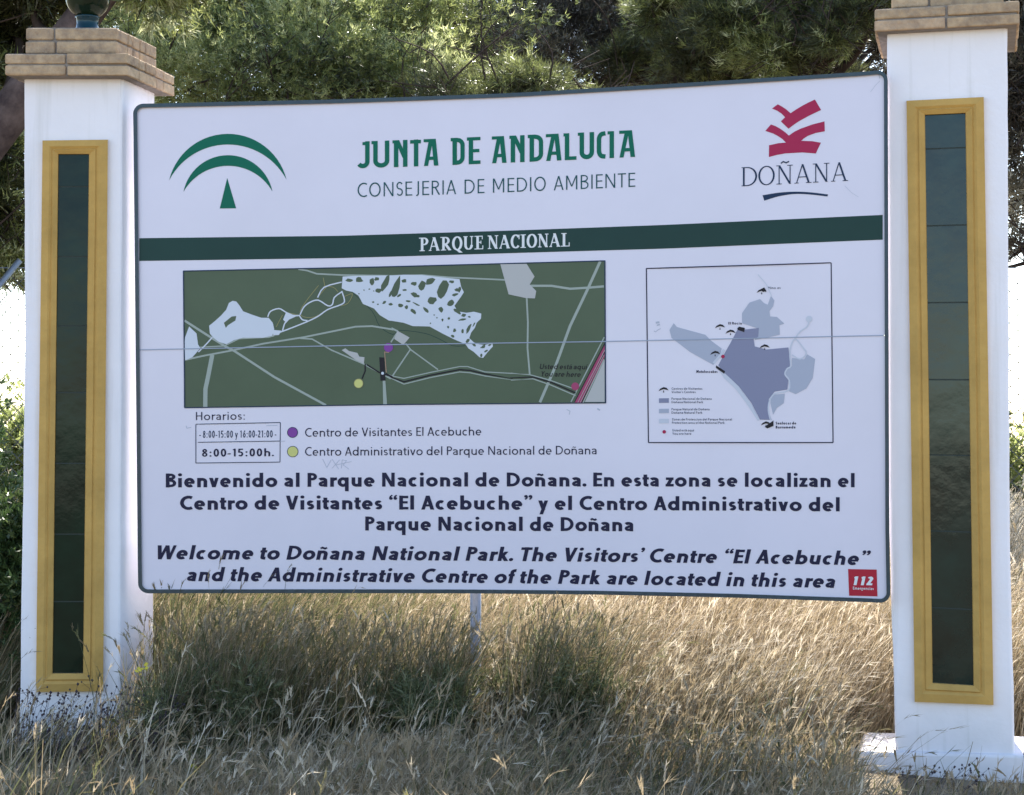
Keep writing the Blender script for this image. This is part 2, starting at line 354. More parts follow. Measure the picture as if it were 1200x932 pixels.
def junta(ch, T, w):
    h = T/2; k = .92
    if ch == 'J': return [S([(w*.42, 1-h), (w-h, 1-h)], .7), S([(w-h, 1), (w-h, .24)]+arc(w*.45, .24, w*.55-h, .24-h, 0, -150, 8), 1)]
    if ch == 'U': return [S([(0, 1-h*.7), (T*1.1, 1-h*.7)], .7), S([(T*.9, 1), (T*.9, .26)]+arc((w+T*.4)/2, .26, (w-T*1.4)/2, .26-h, 180, 360, 10)+[(w-h, 1)]), ]
    if ch == 'N': return [S([(0, 1-h*.7), (T*1.4, 1-h*.7)], .7), S([(T*.8, 0), (T*.8, 1)]), S([(w-h, 0), (w-h, 1)]), Q(T*1.0, 1, w-T*.6, .34, .9)]
    if ch == 'T': return [S([(0, 1-h), (w, 1-h)], .8), S([(w*.55, 0), (w*.55, 1)])]
    if ch == 'A': return [S([(0, 1-h*.7), (w*.62, 1-h*.7)], .7), Q(w*.50, 1, h*1.05, 0, .9), Q(w*.66, 1, w-h*1.05, 0, 1), S([(w*.2, .28), (w*.85, .28)], .75)]
    if ch == 'D': return [S([(0, 1-h*.7), (w*.5, 1-h*.7)], .75), S([(T*.9, 0), (T*.9, 1)]), S([(w*.45, 1-h*.8)]+arc(w*.5, .72, w*.5-h, .28-h, 90, 0, 6)+arc(w*.5, .28, w*.5-h, .28-h, 0, -90, 6)+[(T*.5, h*.9)], .95)]
    if ch == 'E': return [S([(0, 1-h*.7), (w, 1-h*.7)], .75), S([(T*.9, 0), (T*.9, 1)]), S([(T*.9, .50), (w*.92, .50)], .75), S([(T*.4, h*.8), (w, h*.8)], .8)]
    if ch == 'L': return [S([(0, 1-h*.7), (T*1.2, 1-h*.7)], .7), S([(T*.8, 0), (T*.8, 1)]), S([(T*.4, h*.8), (w, h*.8)], .8)]
    if ch == 'C': return [S([(w, 1-h*.8)]+arc(w*.7, .70, w*.7-h, .30-h, 100, 180, 6)+arc(w*.7, .30, w*.7-h, .30-h, 180, 262, 6)+[(w, h*.8)])]
    if ch == 'I': return [S([(0, 1-h*.7), (w*.8, 1-h*.7)], .7), S([(w-h*1.4, 0), (w-h*1.4, 1)])]
    return []
def ribbon(pts, half):
    P = [Vector((p[0], p[1])) for p in pts]; n = len(P); Lf, Rt = [], []
    closed = (P[0]-P[-1]).length < 1e-5 and n > 3
    for i in range(n):
        a = P[i-1] if i > 0 else (P[-2] if closed else None)
        b = P[i+1] if i < n-1 else (P[1] if closed else None)
        d1 = (P[i]-a).normalized() if a is not None and (P[i]-a).length > 1e-7 else None
        d2 = (b-P[i]).normalized() if b is not None and (b-P[i]).length > 1e-7 else None
        d1 = d1 or d2; d2 = d2 or d1
        n1 = Vector((-d1.y, d1.x)); n2 = Vector((-d2.y, d2.x)); m = n1+n2
        if m.length < .3: m = n1
        m.normalize(); k = 1/max(.5, m.dot(n1))
        hh = half[i] if hasattr(half, '__len__') else half
        Lf.append(P[i]+m*hh*k); Rt.append(P[i]-m*hh*k)
    return Lf, Rt
def glyph_faces(strokes, T):
    out = []
    for k, (kind, g, wgt) in enumerate(strokes):
        if kind == 's' or kind == 'v':
            if kind == 'v':               # modulated: thin at top and bottom, thick at the sides
                xs = [p[0] for p in g]; half = []
                for i in range(len(g)):
                    a = g[max(i-1, 0)]; b = g[min(i+1, len(g)-1)]
                    dx, dy = b[0]-a[0], b[1]-a[1]; s = abs(dy)/(math.hypot(dx, dy)+1e-9)
                    half.append(T/2*(wgt+(1-wgt)*s**1.3))
            else: half = T*wgt/2
            Lf, Rt = ribbon(g, half)
            for i in range(len(Lf)-1): out.append((k, [Lf[i], Rt[i], Rt[i+1], Lf[i+1]]))
        elif kind == 'q':
            x0, y0, x1, y1 = g; an = math.hypot(x1-x0, y1-y0); wh = T*wgt*an/max(abs(y1-y0), 1e-6)/2
            out.append((k, [Vector((x0-wh, y0)), Vector((x1-wh, y1)), Vector((x1+wh, y1)), Vector((x0+wh, y0))]))
        elif kind == 'b':
            x0, y0, x1, y1 = g
            out.append((k, [Vector((x0, y0)), Vector((x1, y0)), Vector((x1, y1)), Vector((x0, y1))]))
        elif kind == 'd':
            x, y, r = g
            out.append((k, [Vector((x+r*math.cos(t*math.pi/5), y+r*math.sin(t*math.pi/5))) for t in range(10)]))
    return out
def bear(ch, left):                     # side bearings: stems need more air than rounds and diagonals
    if left: return .055 if ch in 'bhiklmnpruBDEFHIJKLMNPR1:' else (.02 if ch in 'acdegoqsCGOQS0568“”ñ' else -.01)
    return .055 if ch in 'adhilmnqugHIJMNUñ1:' else (.02 if ch in 'bopceDOBs0568' else (-.045 if ch in 'rtf' else -.01))
def text(parent, s, p0, p1, cap, mt, T=.2, gap=.10, shear=0, font=sans, off=.0016, name='lettering', sag=0, surf=board, ex=None, wsp=1.0):
    x = 0; items = []
    if ex is None:
        for i, ch in enumerate(s):
            w_, st = font(ch, T)
            if ch == ' ': x += w_*wsp+gap*.4; continue
            k_ = 1 if font is sans else 0
            if items: x += bear(ch, True)*k_
            items.append((x, st)); x += w_+gap+bear(ch, False)*k_; last = gap+bear(ch, False)*k_
        W = x-last
    else:
        W = (ex[-1][1]-ex[0][0])/cap
        for ch, (a, b) in zip(s.replace(' ', ''), ex):
            items.append(((a-ex[0][0])/cap, font(ch, T, (b-a)/cap)))
    mb = MB()
    for gx, st in items:
        for k, poly in glyph_faces(st, T):
            pts = []
            for v in poly:
                u = (v.x+gx)/W
                px = p0[0]+(p1[0]-p0[0])*u + shear*v.y*cap
                py = p0[1]+(p1[1]-p0[1])*u - v.y*cap + sag*4*u*(1-u)
                pts.append(surf(px, py, off+.00012*k))
            mb.face(pts)
    return mb.build(name, mt, parent)

# ------------------------------------------------------------------ ground
def gz(x, y):
    return .035*math.sin(x*1.3+.4)*math.sin(y*.9)+.02*math.sin(x*3.1+y*2.3) + max(0, min(1, (y-9.5)/8))*.10
gxs = np.concatenate([np.linspace(-600, -14, 14), np.linspace(-12, 12, 70), np.linspace(14, 600, 14)])
gys = np.concatenate([np.linspace(-60, 1, 8), np.linspace(2, 26, 70), np.linspace(30, 1200, 18)])
gv = [(x, y, gz(x, y) if abs(x) < 13 and 1 < y < 27 else .05) for y in gys for x in gxs]
nx = len(gxs); gf = [(j*nx+i, j*nx+i+1, (j+1)*nx+i+1, (j+1)*nx+i) for j in range(len(gys)-1) for i in range(nx-1)]
gm = bpy.data.meshes.new('ground'); gm.from_pydata(gv, [], gf)
M_SOIL = mat('dry_soil', (.24, .19, .13), .95, .5, 3.5, .8, 30, spec=.1, dark=(.10, .08, .055))
g = link('ground', gm, M_SOIL); g['kind'] = 'structure'; g['label'] = 'dry sandy ground under the grass'

# ------------------------------------------------------------------ the information board
TOP = interp([155, 200, 400, 600, 800, 940, 1040], [121.8, 121, 116.5, 109.3, 97.5, 88.8, 82.4])
BOT = interp([155, 400, 555, 700, 860, 1045], [695.5, 695.3, 695.6, 697, 700.6, 706.8])
LEF = interp([82, 123, 400, 694], [155.5, 156, 158.8, 161.8]); RIG = interp([83, 400, 620, 705], [1040.4, 1041.4, 1042.2, 1043.6])
SEAM = interp([155, 460, 700, 1045], [410.3, 404, 400.5, 393])
board_root = empty('information_board', (board(600, 700).x, board(600, 700).y+.06, 0),
    'large white park information board with two maps, fixed between the two white pillars', 'sign')
RC = 12.0
def edge_y(px, top, inset):
    l = LEF(130 if top else 690)+inset; r = RIG(90 if top else 700)-inset; rc = RC-inset
    y = TOP(px)+inset if top else BOT(px)-inset
    dx = max(l+rc-px, px-(r-rc), 0); dx = min(dx, rc)
    k = rc-math.sqrt(max(0, rc*rc-dx*dx))
    return y+k if top else y-k
def xs_cols(inset):
    l, r = inset, 1-inset
    base = list(np.concatenate([[0, .0008, .002, .004, .0065, .0095, .0137], np.linspace(.03, .97, 40), [.9863, .9905, .9935, .996, .998, .9992, 1]]))
    return base
def panel(name, up, inset, off, back):
    mb = MB(); cols = xs_cols(0); fr, bk = [], []
    for u in cols:
        pxm = 160+u*880
        if up: y0 = edge_y(LEF(130)+inset+u*(RIG(90)-LEF(130)-2*inset), True, inset); y1 = SEAM(pxm)-.35
        else: y0 = SEAM(pxm)+.35; y1 = edge_y(LEF(690)+inset+u*(RIG(700)-LEF(690)-2*inset), False, inset)
        row = []
        for k in range(7):
            py = y0+(y1-y0)*k/6; l = LEF(py)+inset; r = RIG(py)-inset
            row.append((l+(r-l)*u, py))
        fr.append([board(x, y, off) for x, y in row]); bk.append([board(x, y, -back) for x, y in row])
    for i in range(len(cols)-1):
        for k in range(6):
            mb.face([fr[i][k], fr[i][k+1], fr[i+1][k+1], fr[i+1][k]])
            mb.face([bk[i][k], bk[i+1][k], bk[i+1][k+1], bk[i][k+1]])
        mb.face([fr[i][0], fr[i+1][0], bk[i+1][0], bk[i][0]]); mb.face([fr[i][6], bk[i][6], bk[i+1][6], fr[i+1][6]])
    return mb.build(name, M_PANEL, board_root)
panel('upper_panel', True, 2.0, 0, .02); panel('lower_panel', False, 2.0, 0, .02)
def loop(inset):
    pts = []; rc = max(RC-inset, 2)
    def cor(cx, cy, a0):
        for k in range(7):
            a = R(a0-15*k); pts.append((cx+rc*math.cos(a), cy-rc*math.sin(a)))
    l0, l1 = LEF(TOP(160)), LEF(690); r0, r1 = RIG(90), RIG(700)
    cor(l0+inset+rc, TOP(165)+inset+rc, 180)
    for x in np.linspace(190, 1010, 22): pts.append((x, TOP(x)+inset))
    cor(r0-inset-rc, TOP(1036)+inset+rc, 90)
    for y in np.linspace(140, 660, 14): pts.append((RIG(y)-inset, y))
    cor(r1-inset-rc, BOT(1038)-inset-rc, 0)
    for x in np.linspace(1010, 190, 22): pts.append((x, BOT(x)-inset))
    cor(l1+inset+rc, BOT(165)-inset-rc, -90)
    for y in np.linspace(660, 150, 14): pts.append((LEF(y)+inset, y))
    return pts
Lo, Li = loop(0), loop(4.6)
mb = MB(); n = len(Lo)
for i in range(n):
    j = (i+1) % n
    a, b = board(*Lo[i], .010), board(*Lo[j], .010); c, d = board(*Li[j], .010), board(*Li[i], .010)
    mb.face([a, b, c, d]); mb.face([d, c, board(*Li[j], .0005), board(*Li[i], .0005)])
    e, f_ = board(*Lo[i], -.03), board(*Lo[j], -.03); mb.face([b, a, e, f_])
    g1, g2 = board(*Li[i], -.03), board(*Li[j], -.03); mb.face([e, g1, g2, f_])
mb.build('rim', M_RIM, board_root)
def stripe(top, bot, mt, name, off, parent, x0, x1, n=30):
    mb = MB()
    for k in range(n):
        a = x0+(x1-x0)*k/n; b = x0+(x1-x0)*(k+1)/n
        mb.face([board(a, top(a), off), board(a, bot(a), off), board(b, bot(b), off), board(b, top(b), off)])
    return mb.build(name, mt, parent)
bt = interp([163, 400, 600, 780, 1034], [279.3, 276.5, 270.3, 263.7, 252]); bb = interp([163, 400, 780, 1034], [306, 302.6, 291.5, 281])
band = stripe(bt, bb, M_BAND, 'header_band', .001, board_root, 163.2, 1034.4)
def arr(z, ox, oy, s): return [(ox+x/s, oy+y/s) for x, y in z]
def blob(parent, pts, mt, name, off):
    mb = MB(); mb.shape(pts, off); return mb.build(name, mt, parent)
def line(pts, wpx, off, mb):
    hw = [x/2 for x in wpx] if hasattr(wpx, '__len__') else wpx/2
    Lf, Rt = ribbon(pts, hw)
    for i in range(len(Lf)-1): mb.face([board(*Lf[i], off), board(*Rt[i], off), board(*Rt[i+1], off), board(*Lf[i+1], off)])
def smooth(pts, n=5):
    P = [np.array(p, float) for p in pts]; out = []
    for i in range(len(P)-1):
        p0 = P[max(i-1, 0)]; p1 = P[i]; p2 = P[i+1]; p3 = P[min(i+2, len(P)-1)]
        for k in range(n):
            t = k/n; out.append(tuple(.5*((2*p1)+(-p0+p2)*t+(2*p0-5*p1+4*p2-p3)*t*t+(-p0+3*p1-3*p2+p3)*t**3)))
    out.append(tuple(P[-1])); return out
# Junta arches
def circ3(a, b, c):
    (ax, ay), (bx, by), (cx_, cy_) = a, b, c; d = 2*(ax*(by-cy_)+bx*(cy_-ay)+cx_*(ay-by))
    ux = ((ax*ax+ay*ay)*(by-cy_)+(bx*bx+by*by)*(cy_-ay)+(cx_*cx_+cy_*cy_)*(ay-by))/d
    uy = ((ax*ax+ay*ay)*(cx_-bx)+(bx*bx+by*by)*(ax-cx_)+(cx_*cx_+cy_*cy_)*(bx-ax))/d
    return ux, uy, math.hypot(ax-ux, ay-uy)
emb = empty('x', (0, 0, 0), '', ''); bpy.data.objects.remove(emb)
mb = MB()
for tips, to, ti in (((193, 525, 743, 523), 308, 358), ((260, 580, 677, 578), 408, 458)):
    a = (tips[0], tips[1]); c = (tips[2], tips[3]); m1 = (466, to); m2 = (466, ti)
    rows = []
    for m in (m1, m2):
        ux, uy, r = circ3(a, m, c); a0 = math.atan2(a[1]-uy, a[0]-ux); a1 = math.atan2(c[1]-uy, c[0]-ux)
        rows.append([(ux+r*math.cos(a0+(a1-a0)*k/28), uy+r*math.sin(a0+(a1-a0)*k/28)) for k in range(29)])
    for k in range(28):
        q = arr([rows[0][k], rows[1][k], rows[1][k+1], rows[0][k+1]], 150, 80, 4)
        mb.face([board(x, y, .0012) for x, y in q])
    mb.build('arch_emblem', M_GREEN, board_root, label='green arch stroke of the emblem'); mb = MB()
mb.shape(arr([(465, 515), (430, 658), (507, 657)], 150, 80, 4), .0012)
mb.build('arch_emblem', M_GREEN, board_root, label='green triangle under the arches')
Z3 = lambda a, b: (400+a/3.158, 400+b/3.158)
ex = [Z3(*q) for q in [(60,105),(112,178),(190,245),(255,295),(305,360),(405,457),(465,515),(557,612),(622,678),(690,747),(757,815),(822,870),(875,935),(945,977),(985,1012),(1028,1087)]]
text(board_root, 'JUNTA DE ANDALUCIA', (418.8, 197.6), (744.3, 184.0), 31.5, M_GREEN, T=.165, font=junta, ex=ex, sag=.6)
text(board_root, 'CONSEJERIA DE MEDIO AMBIENTE', (419, 231.2), (744.5, 219), 16.6, M_TEAL, T=.095, gap=.14, wsp=1.9, sag=.8)
text(band, 'PARQUE NACIONAL', (491, 294.6), (667.5, 288.9), 15.8, M_CREAM, T=.19, gap=.06, font=serif, off=.0022)
text(board_root, 'DOÑANA', (869, 218.5), (993.6, 212.0), 22.2, M_INKT, T=.085, gap=.07, font=serif)
Dp = lambda z: arr(z, 800, 90, 5)
sw1 = smooth(Dp([(468,695),(560,680),(650,674),(740,677),(852,690)])); sw2 = smooth(Dp([(478,727),(560,702),(650,688),(740,690),(848,702)]))
mb = MB()
for i in range(len(sw1)-1): mb.face([board(*sw1[i], .0012), board(*sw2[i], .0012), board(*sw2[i+1], .0012), board(*sw1[i+1], .0012)])
mb.build('underline_stroke', M_INKT, board_root)
mb = MB()
mb.shape(Dp([(557,162),(575,171),(605,190),(632,214),(665,192),(700,171),(740,150),(775,134),(811,195),(740,229),(680,262),(650,282),(620,305),(575,262),(600,238),(580,217),(555,200),(523,187)]), .0012)
mb.build('brush_emblem', M_CRIM, board_root, label='upper crimson brush stroke'); mb = MB()
mb.shape(Dp([(517,280),(545,290),(570,304),(600,325),(622,345),(655,322),(690,305),(760,280),(831,262),(833,320),(780,330),(735,346),(710,362),(695,376),(760,378),(810,387),(780,450),(700,444),(600,450),(550,459),(505,471),(506,402),(560,390),(605,386),(585,366),(560,349),(530,333),(484,318)]), .0012)
mb.build('brush_emblem', M_CRIM, board_root, label='lower crimson brush strokes')

# --- large green map
mp_top = interp([214.7, 460, 708.8], [317.8, 312.6, 305.8]); mp_bot = interp([216.3, 460, 709.6], [478, 474.3, 472.3])
mapo = stripe(mp_top, mp_bot, M_MAPG, 'green_map', .001, board_root, 215.5, 709.2)
mapo['label'] = 'green printed map with white lagoons and roads'
mb = MB()
bord = [(215.2+.7*k/6 if 0 else 214.9+1.5*k/6, 317.9+(478-317.9)*k/6) for k in range(7)]
line(bord, 1.3, .0034, mb); line([(708.9, 305.6), (709.7, 472.4)], 1.3, .0034, mb)
line([(x, mp_top(x)) for x in np.linspace(214.5, 709, 20)], 1.2, .0036, mb); line([(x, mp_bot(x)) for x in np.linspace(216, 710, 20)], 1.2, .0036, mb)
mb.build('map_border', M_INKT, mapo)
A = lambda z: arr(z, 200, 300, 4.615); B = lambda z: arr(z, 460, 300, 4.615); E = lambda z: arr(z, 440, 360, 7.5)
roads = [(A([(690,72),(740,80),(790,97),(930,104)])+B([(0,108),(160,104),(300,116),(610,130)]), 1.8),
         (B([(740,162),(860,162),(960,178),(1060,172),(1143,165)]), 2.6),
         (B([(725,215),(732,360),(730,500),(742,640)]), 2.0),
         (B([(1123,30),(1060,170),(960,380),(880,600),(797,792)]), 3.2),
         (A([(75,350),(200,430),(300,492),(345,515),(560,655),(840,808)]), 2.6),
         (A([(80,562),(180,540),(340,510),(500,475),(720,440),(1000,383),(1090,380),(1200,398)])+E([(150,190),(195,212)]), 2.0),
         (A([(225,535),(205,640),(188,720),(187,818)]), 5.0),
         (A([(150,495),(290,487),(370,448),(530,440),(560,432)]), 1.4),
         (A([(700,446),(765,450),(870,510),(1045,585),(1190,665)]), 1.6),
         (E([(200,210),(135,310)]), 1.6), (E([(265,320),(310,375),(550,550)]), 1.5), (E([(305,375),(150,605)]), 1.6),
         (E([(75,640),(85,860)]), [3.0, 4.6]),
         (E([(90,585),(150,607),(250,627),(480,575),(740,523),(810,523),(960,570),(1200,583)])+B([(640,634),(740,642),(850,672),(990,722)]), 1.2),
         (E([(95,605),(250,677),(480,620),(740,570),(830,577),(960,605),(1200,640)])+B([(640,672),(760,665),(860,700),(990,756)]), 1.3),
         (B([(1145,440),(965,790)]), 1.4), (B([(1143,560),(1030,795)]), 1.4)]
mb = MB()
for k, (p, wd) in enumerate(roads): line(p, wd, .0014+.00005*k, mb)
mb.build('road_lines', M_ROAD, mapo)
mb = MB()
line(A([(1060,588),(1130,632),(1200,655)])+E([(90,585),(150,622),(250,657),(480,600),(740,550),(830,557),(960,587),(1200,628)])+B([(640,660),(760,655),(860,685),(990,742)]), 1.7, .0024, mb)
line(A([(1052,585),(1052,622),(1035,665)]), 1.6, .0025, mb)
mb.shape(A([(1128,548),(1155,550),(1162,675),(1135,675)]), .0027)
line(B([(1150,470),(985,790)]), 1.0, .0025, mb); line(B([(1147,520),(1022,795)]), 1.0, .0026, mb)
mb.build('main_road', M_BLACK, mapo)
mb = MB(); mb.shape(B([(1150,478),(1147,545),(1026,793),(985,793)]), .0022); mb.build('highway', M_MAG, mapo)
mb = MB()
for x in (0, 1): line(B([(1150-x*6,505+x*30),(1002+x*14,793)]), .5, .0026+.0001*x, mb)
mb.build('highway_line', M_TOWN, mapo)
blob(mapo, B([(1147,560),(1147,790),(1040,790)]), M_TOWN, 'built_area', .0022)
blob(mapo, B([(583,45),(725,43),(768,112),(742,155),(777,190),(770,230),(720,228),(628,208)]), M_TOWN, 'built_area', .0022)
blob(mapo, E([(195,210),(300,268),(245,333),(165,280)]), M_TOWN, 'built_area', .0022)
blob(mapo, A([(925,510),(945,500),(965,515),(1010,525),(1020,545),(1048,548),(1045,585),(1000,562)]), M_TOWN, 'built_area', .0022)
tr = [A([(300+500,160),(740,235),(700,300),(720,330),(780,330),(830,300)]), A([(570,385),(605,320)]), A([(620,305),(690,320)]), A([(830,162),(880,170),(905,195)]), A([(920,270),(960,255),(983,205),(940,220)]), A([(790,230),(850,160)]), A([(825,118),(833,160)])]
mb = MB()
for k, p in enumerate(tr): line(smooth(p, 3), .7, .0020+.00003*k, mb)
mb.build('footpath_lines', M_TRACK, mapo)
mb = MB(); line(E([(120,400),(80,395),(95,575)]), .9, .0024, mb); mb.build('footpath_line', M_SALM, mapo)
mb = MB()
mb.shape(A([(335,243),(355,247),(372,268),(392,300),(440,318),(490,335),(530,335),(552,362),(560,395),(550,432),(500,443),(390,443),(345,455),(300,478),(260,465),(228,440),(212,420),(208,378),(240,352),(270,325),(300,292),(315,255)]), .0021)
mb.shape(A([(100,382),(140,420),(148,478),(160,500),(118,548),(78,566),(75,470),(78,440)]), .0021)
mb.shape(A([(625,303),(660,318),(690,322),(640,345),(625,362),(608,345)]), .0021)
mb.shape(A([(550,400),(600,405),(585,428),(555,430)]), .0021)
wet = A([(930,112),(1000,108),(1200,106)])+B([(60,102),(160,104),(300,120),(362,126),(372,170),(386,196),(370,222),(335,270),(352,300),(400,308),(440,302),(480,312),(478,340),(455,362),(445,390),(425,415),(415,445),(440,468),(470,478),(500,482),(540,470),(543,490),(515,520),(490,552),(470,548),(440,520),(410,500),(395,478),(330,450),(270,420),(200,382),(110,380),(60,362),(0,352)])+A([(1180,350),(1130,320),(1100,285),(1040,260),(1015,215),(985,195),(950,188),(925,175)])
mb.shape(wet, .0021)
riv = [A([(525,330),(540,300),(585,285),(615,300),(640,315)]), A([(605,405),(615,370),(625,355)]), A([(560,425),(640,395),(740,355),(800,325),(850,290),(925,262),(940,240),(925,190)]),
       A([(695,320),(712,345),(740,350)]), A([(700,318),(722,275),(760,248),(800,240),(850,270),(875,262),(885,225),(925,195)]), A([(795,225),(830,170),(925,142)]), A([(150,520),(195,475),(225,440)]), A([(665,325),(700,322)])]
for k, p in enumerate(riv): line(smooth(p, 3), 1.5, .0022+.00003*k, mb)
mb.build('lagoons', M_WATER, mapo)
def island(cx, cy, rx, ry, rot, rnd, n=9):
    out = []
    for k in range(n):
        a = 2*math.pi*k/n; r = rnd.uniform(.7, 1.2); x = rx*r*math.cos(a); y = ry*r*math.sin(a); c, s_ = math.cos(rot), math.sin(rot)
        out.append((cx+x*c-y*s_, cy+x*s_+y*c))
    return out
rnd = random.Random(3); mb = MB()
isl = [A([(288,362),(330,328),(355,325),(350,350),(310,375),(298,390)])]
for (x, y, rx, ry, ro) in [(20,170,22,62,.25),(62,135,14,10,0),(115,150,16,12,0),(160,160,18,26,.3),(205,138,26,20,-.4),(272,185,26,50,.3),(215,240,24,20,0),(350,185,14,10,.5),(318,140,16,8,0),(362,180,8,18,.2),(340,210,18,8,-.3),(315,255,20,16,-.7),(120,210,26,12,.5),(65,185,12,6,0),(45,268,18,10,.2),(75,278,10,12,0),(85,245,16,6,0),(112,300,22,9,.7),(130,262,22,5,.5),(180,292,20,10,.7),(262,292,14,14,0),(350,300,22,10,.6),(385,322,14,9,0),(375,345,22,6,-.2),(415,330,8,5,0),(412,395,9,28,.5),(378,408,7,14,.1),(335,405,10,12,.8),(305,338,8,8,0),(300,385,8,6,1),(270,345,6,6,0),(325,435,12,7,.3),(405,460,8,14,.8),(440,480,14,8,.6),(490,492,18,8,-.5),(525,482,10,5,-.5),(480,538,6,12,.3),(505,515,12,6,-.6),(240,335,4,4,0),(225,320,4,4,0),(205,365,5,4,0),(270,350,4,5,0),(440,372,4,14,.5),(35,215,12,6,-.6),(140,218,8,8,0)]:
    isl.append(B(island(x, y, rx, ry, ro, rnd)))
for (x, y, rx, ry, ro) in [(968,132,22,9,.1),(1020,130,22,16,.3),(1090,140,14,22,.2),(1115,125,14,10,0),(1160,150,16,45,.4),(1125,188,18,14,0),(1095,250,7,5,0),(1120,262,6,4,0),(1155,252,12,8,-.8),(1190,262,12,8,0),(1190,205,8,22,.3),(1045,185,4,4,0),(1075,180,5,4,0),(1098,190,4,3,0),(1018,205,4,4,0)]:
    isl.append(A(island(x, y, rx, ry, ro, rnd)))
for k, p in enumerate(isl): mb.shape(p, .0024)
mb.build('islands', M_MAPG, mapo)
mb = MB(); line(smooth(A([(985,200),(1090,300),(1130,380),(1200,425)])+E([(220,205),(430,230),(560,280),(680,340),(790,340)]), 3), .7, .0013, mb); mb.build('stream_line', M_BAND, mapo)
def disc(parent, c, r, mt, name, off, ring=None):
    mb = MB(); mb.face([board(c[0]+r*math.cos(k*math.pi/10), c[1]+r*math.sin(k*math.pi/10), off) for k in range(20)])
    o = mb.build(name, mt, parent)
    if ring:
        mb = MB(); line([(c[0]+r*math.cos(k*math.pi/12), c[1]+r*math.sin(k*math.pi/12)) for k in range(25)], .7, off+.0004, mb)
        if parent is board_root: mb.build('ring', ring, o)
        else: mb.build('ring', ring, parent)
    return o
disc(mapo, (455.2, 407.4), 5.3, M_PURP, 'purple_spot', .0036)
disc(mapo, A([(1016, 690)])[0], 5.3, M_YELL, 'yellow_spot', .0036, M_TRACK)
disc(mapo, A([(1146, 635)])[0], 1.7, M_WATER, 'white_spot', .0036)
disc(mapo, B([(988, 706)])[0], 4.6, M_MAG, 'red_spot', .0036)
text(mapo, 'Usted está aquí', B([(795, 612)])[0], B([(1048, 614)])[0], 6.2, M_BLACK, T=.14, gap=.10, shear=.2, off=.003)
text(mapo, 'You are here', B([(800, 652)])[0], B([(1015, 655)])[0], 6.2, M_BLACK, T=.14, gap=.10, shear=.2, off=.003)

# --- small park map on the right
G = lambda z: arr(z, 750, 300, 4.054)
mb = MB(); q = G([(30, 60), (908, 33), (917, 887), (40, 887)])
for k in range(4): line([q[k], q[(k+1) % 4]], 1.25, .0012+.00015*k, mb)
mapp = mb.build('park_map', M_INK, board_root, label='framed outline map of the park in grey blue')
def pol(pts, mt, name, off): return blob(mapp, G(pts), mt, name, off)
pol([(140,352),(160,320),(175,338),(310,375),(340,405),(388,440),(378,480),(348,518),(240,458),(150,390)], M_PARK2, 'park_area', .0014)
pol([(485,272),(520,222),(570,205),(590,225),(607,232),(622,190),(638,212),(632,240),(615,262),(618,288),(650,290),(686,322),(662,330),(664,375),(545,400),(560,345),(485,320)], M_PARK2, 'park_area', .0014)
pol([(722,485),(780,492),(795,468),(832,490),(820,580),(790,630),(740,657),(710,645),(705,590),(683,560),(700,535),(722,525)], M_PARK2, 'park_area', .0014)
pol([(625,660),(688,655),(683,700),(650,722),(632,755),(620,700)], M_PARK2, 'park_area', .0014)
pol([(398,470),(440,395),(468,340),(500,350),(565,342),(562,385),(540,395),(545,430),(600,445),(705,435),(715,525),(690,545),(688,570),(705,590),(700,635),(640,645),(612,680),(612,740),(625,780),(570,778),(530,700),(470,620),(400,555),(372,520)], M_PARK, 'park_area', .0016)
pol([(372,540),(410,560),(470,622),(530,705),(568,778),(560,785),(505,700),(450,628),(400,582)], M_PARK3, 'park_area', .00145)
mb = MB(); line(smooth(G([(620,780),(610,735),(615,690),(640,655),(705,640),(708,590),(688,562),(700,535),(716,522),(712,450),(735,395),(770,430),(790,465),(760,490),(722,470)]), 3), 1.6, .0019, mb)
line(smooth(G([(735,395),(760,360),(795,335),(805,300)]), 3), 1.6, .0021, mb); line(G([(560,88),(600,135),(625,190)]), 1, .0018, mb); line(G([(350,510),(385,470),(400,445)]), 3, .0018, mb)
mb.build('river_line', M_PARK3, mapp)
disc(mapp, G([(803, 300)])[0], 3.8, M_PARK3, 'lagoon_spot', .0018)
mb = MB()
def umbrella(x, y, s=1.0):
    mb.shape(G([(x-24*s, y+6*s), (x-16*s, y-6*s), (x, y-14*s), (x+14*s, y-10*s), (x+24*s, y+2*s), (x+10*s, y-2*s), (x, y-4*s), (x-12*s, y)]), .0026)
    mb.shape(G([(x, y), (x+3*s, y+12*s), (x-3*s, y+12*s)]), .0026)
for x, y in ((578, 170), (380, 338), (430, 364), (357, 465), (592, 434), (112, 637), (598, 800)): umbrella(x, y)
for z in ([(362,520),(404,548),(400,560),(360,532)], [(462,345),(470,336),(498,342),(495,362),(465,352)], [(570,160),(590,150),(600,165),(585,172)], [(592,812),(634,782),(634,808),(605,820)]):
    mb.shape(G(z), .0028)
mb.build('map_symbols', M_BLACK, mapp)
disc(mapp, G([(394, 478)])[0], 2.1, M_CRIM, 'red_spot', .003); disc(mapp, G([(115, 836)])[0], 2.1, M_CRIM, 'red_spot', .003)
pol([(90,677),(137,676),(137,698),(90,699)], M_PARK, 'legend_swatch', .0014); pol([(90,727),(137,726),(137,747),(90,748)], M_PARK2, 'legend_swatch', .0014); pol([(90,775),(137,774),(137,795),(90,796)], M_PARK3, 'legend_swatch', .0014)
def lab(s, x0, x1, y, capz=11, T=.14, mt=M_INKT):
    p = G([(x0, y), (x1, y)]); text(mapp, s, p[0], p[1], capz/4.054, mt, T=T, gap=.12)
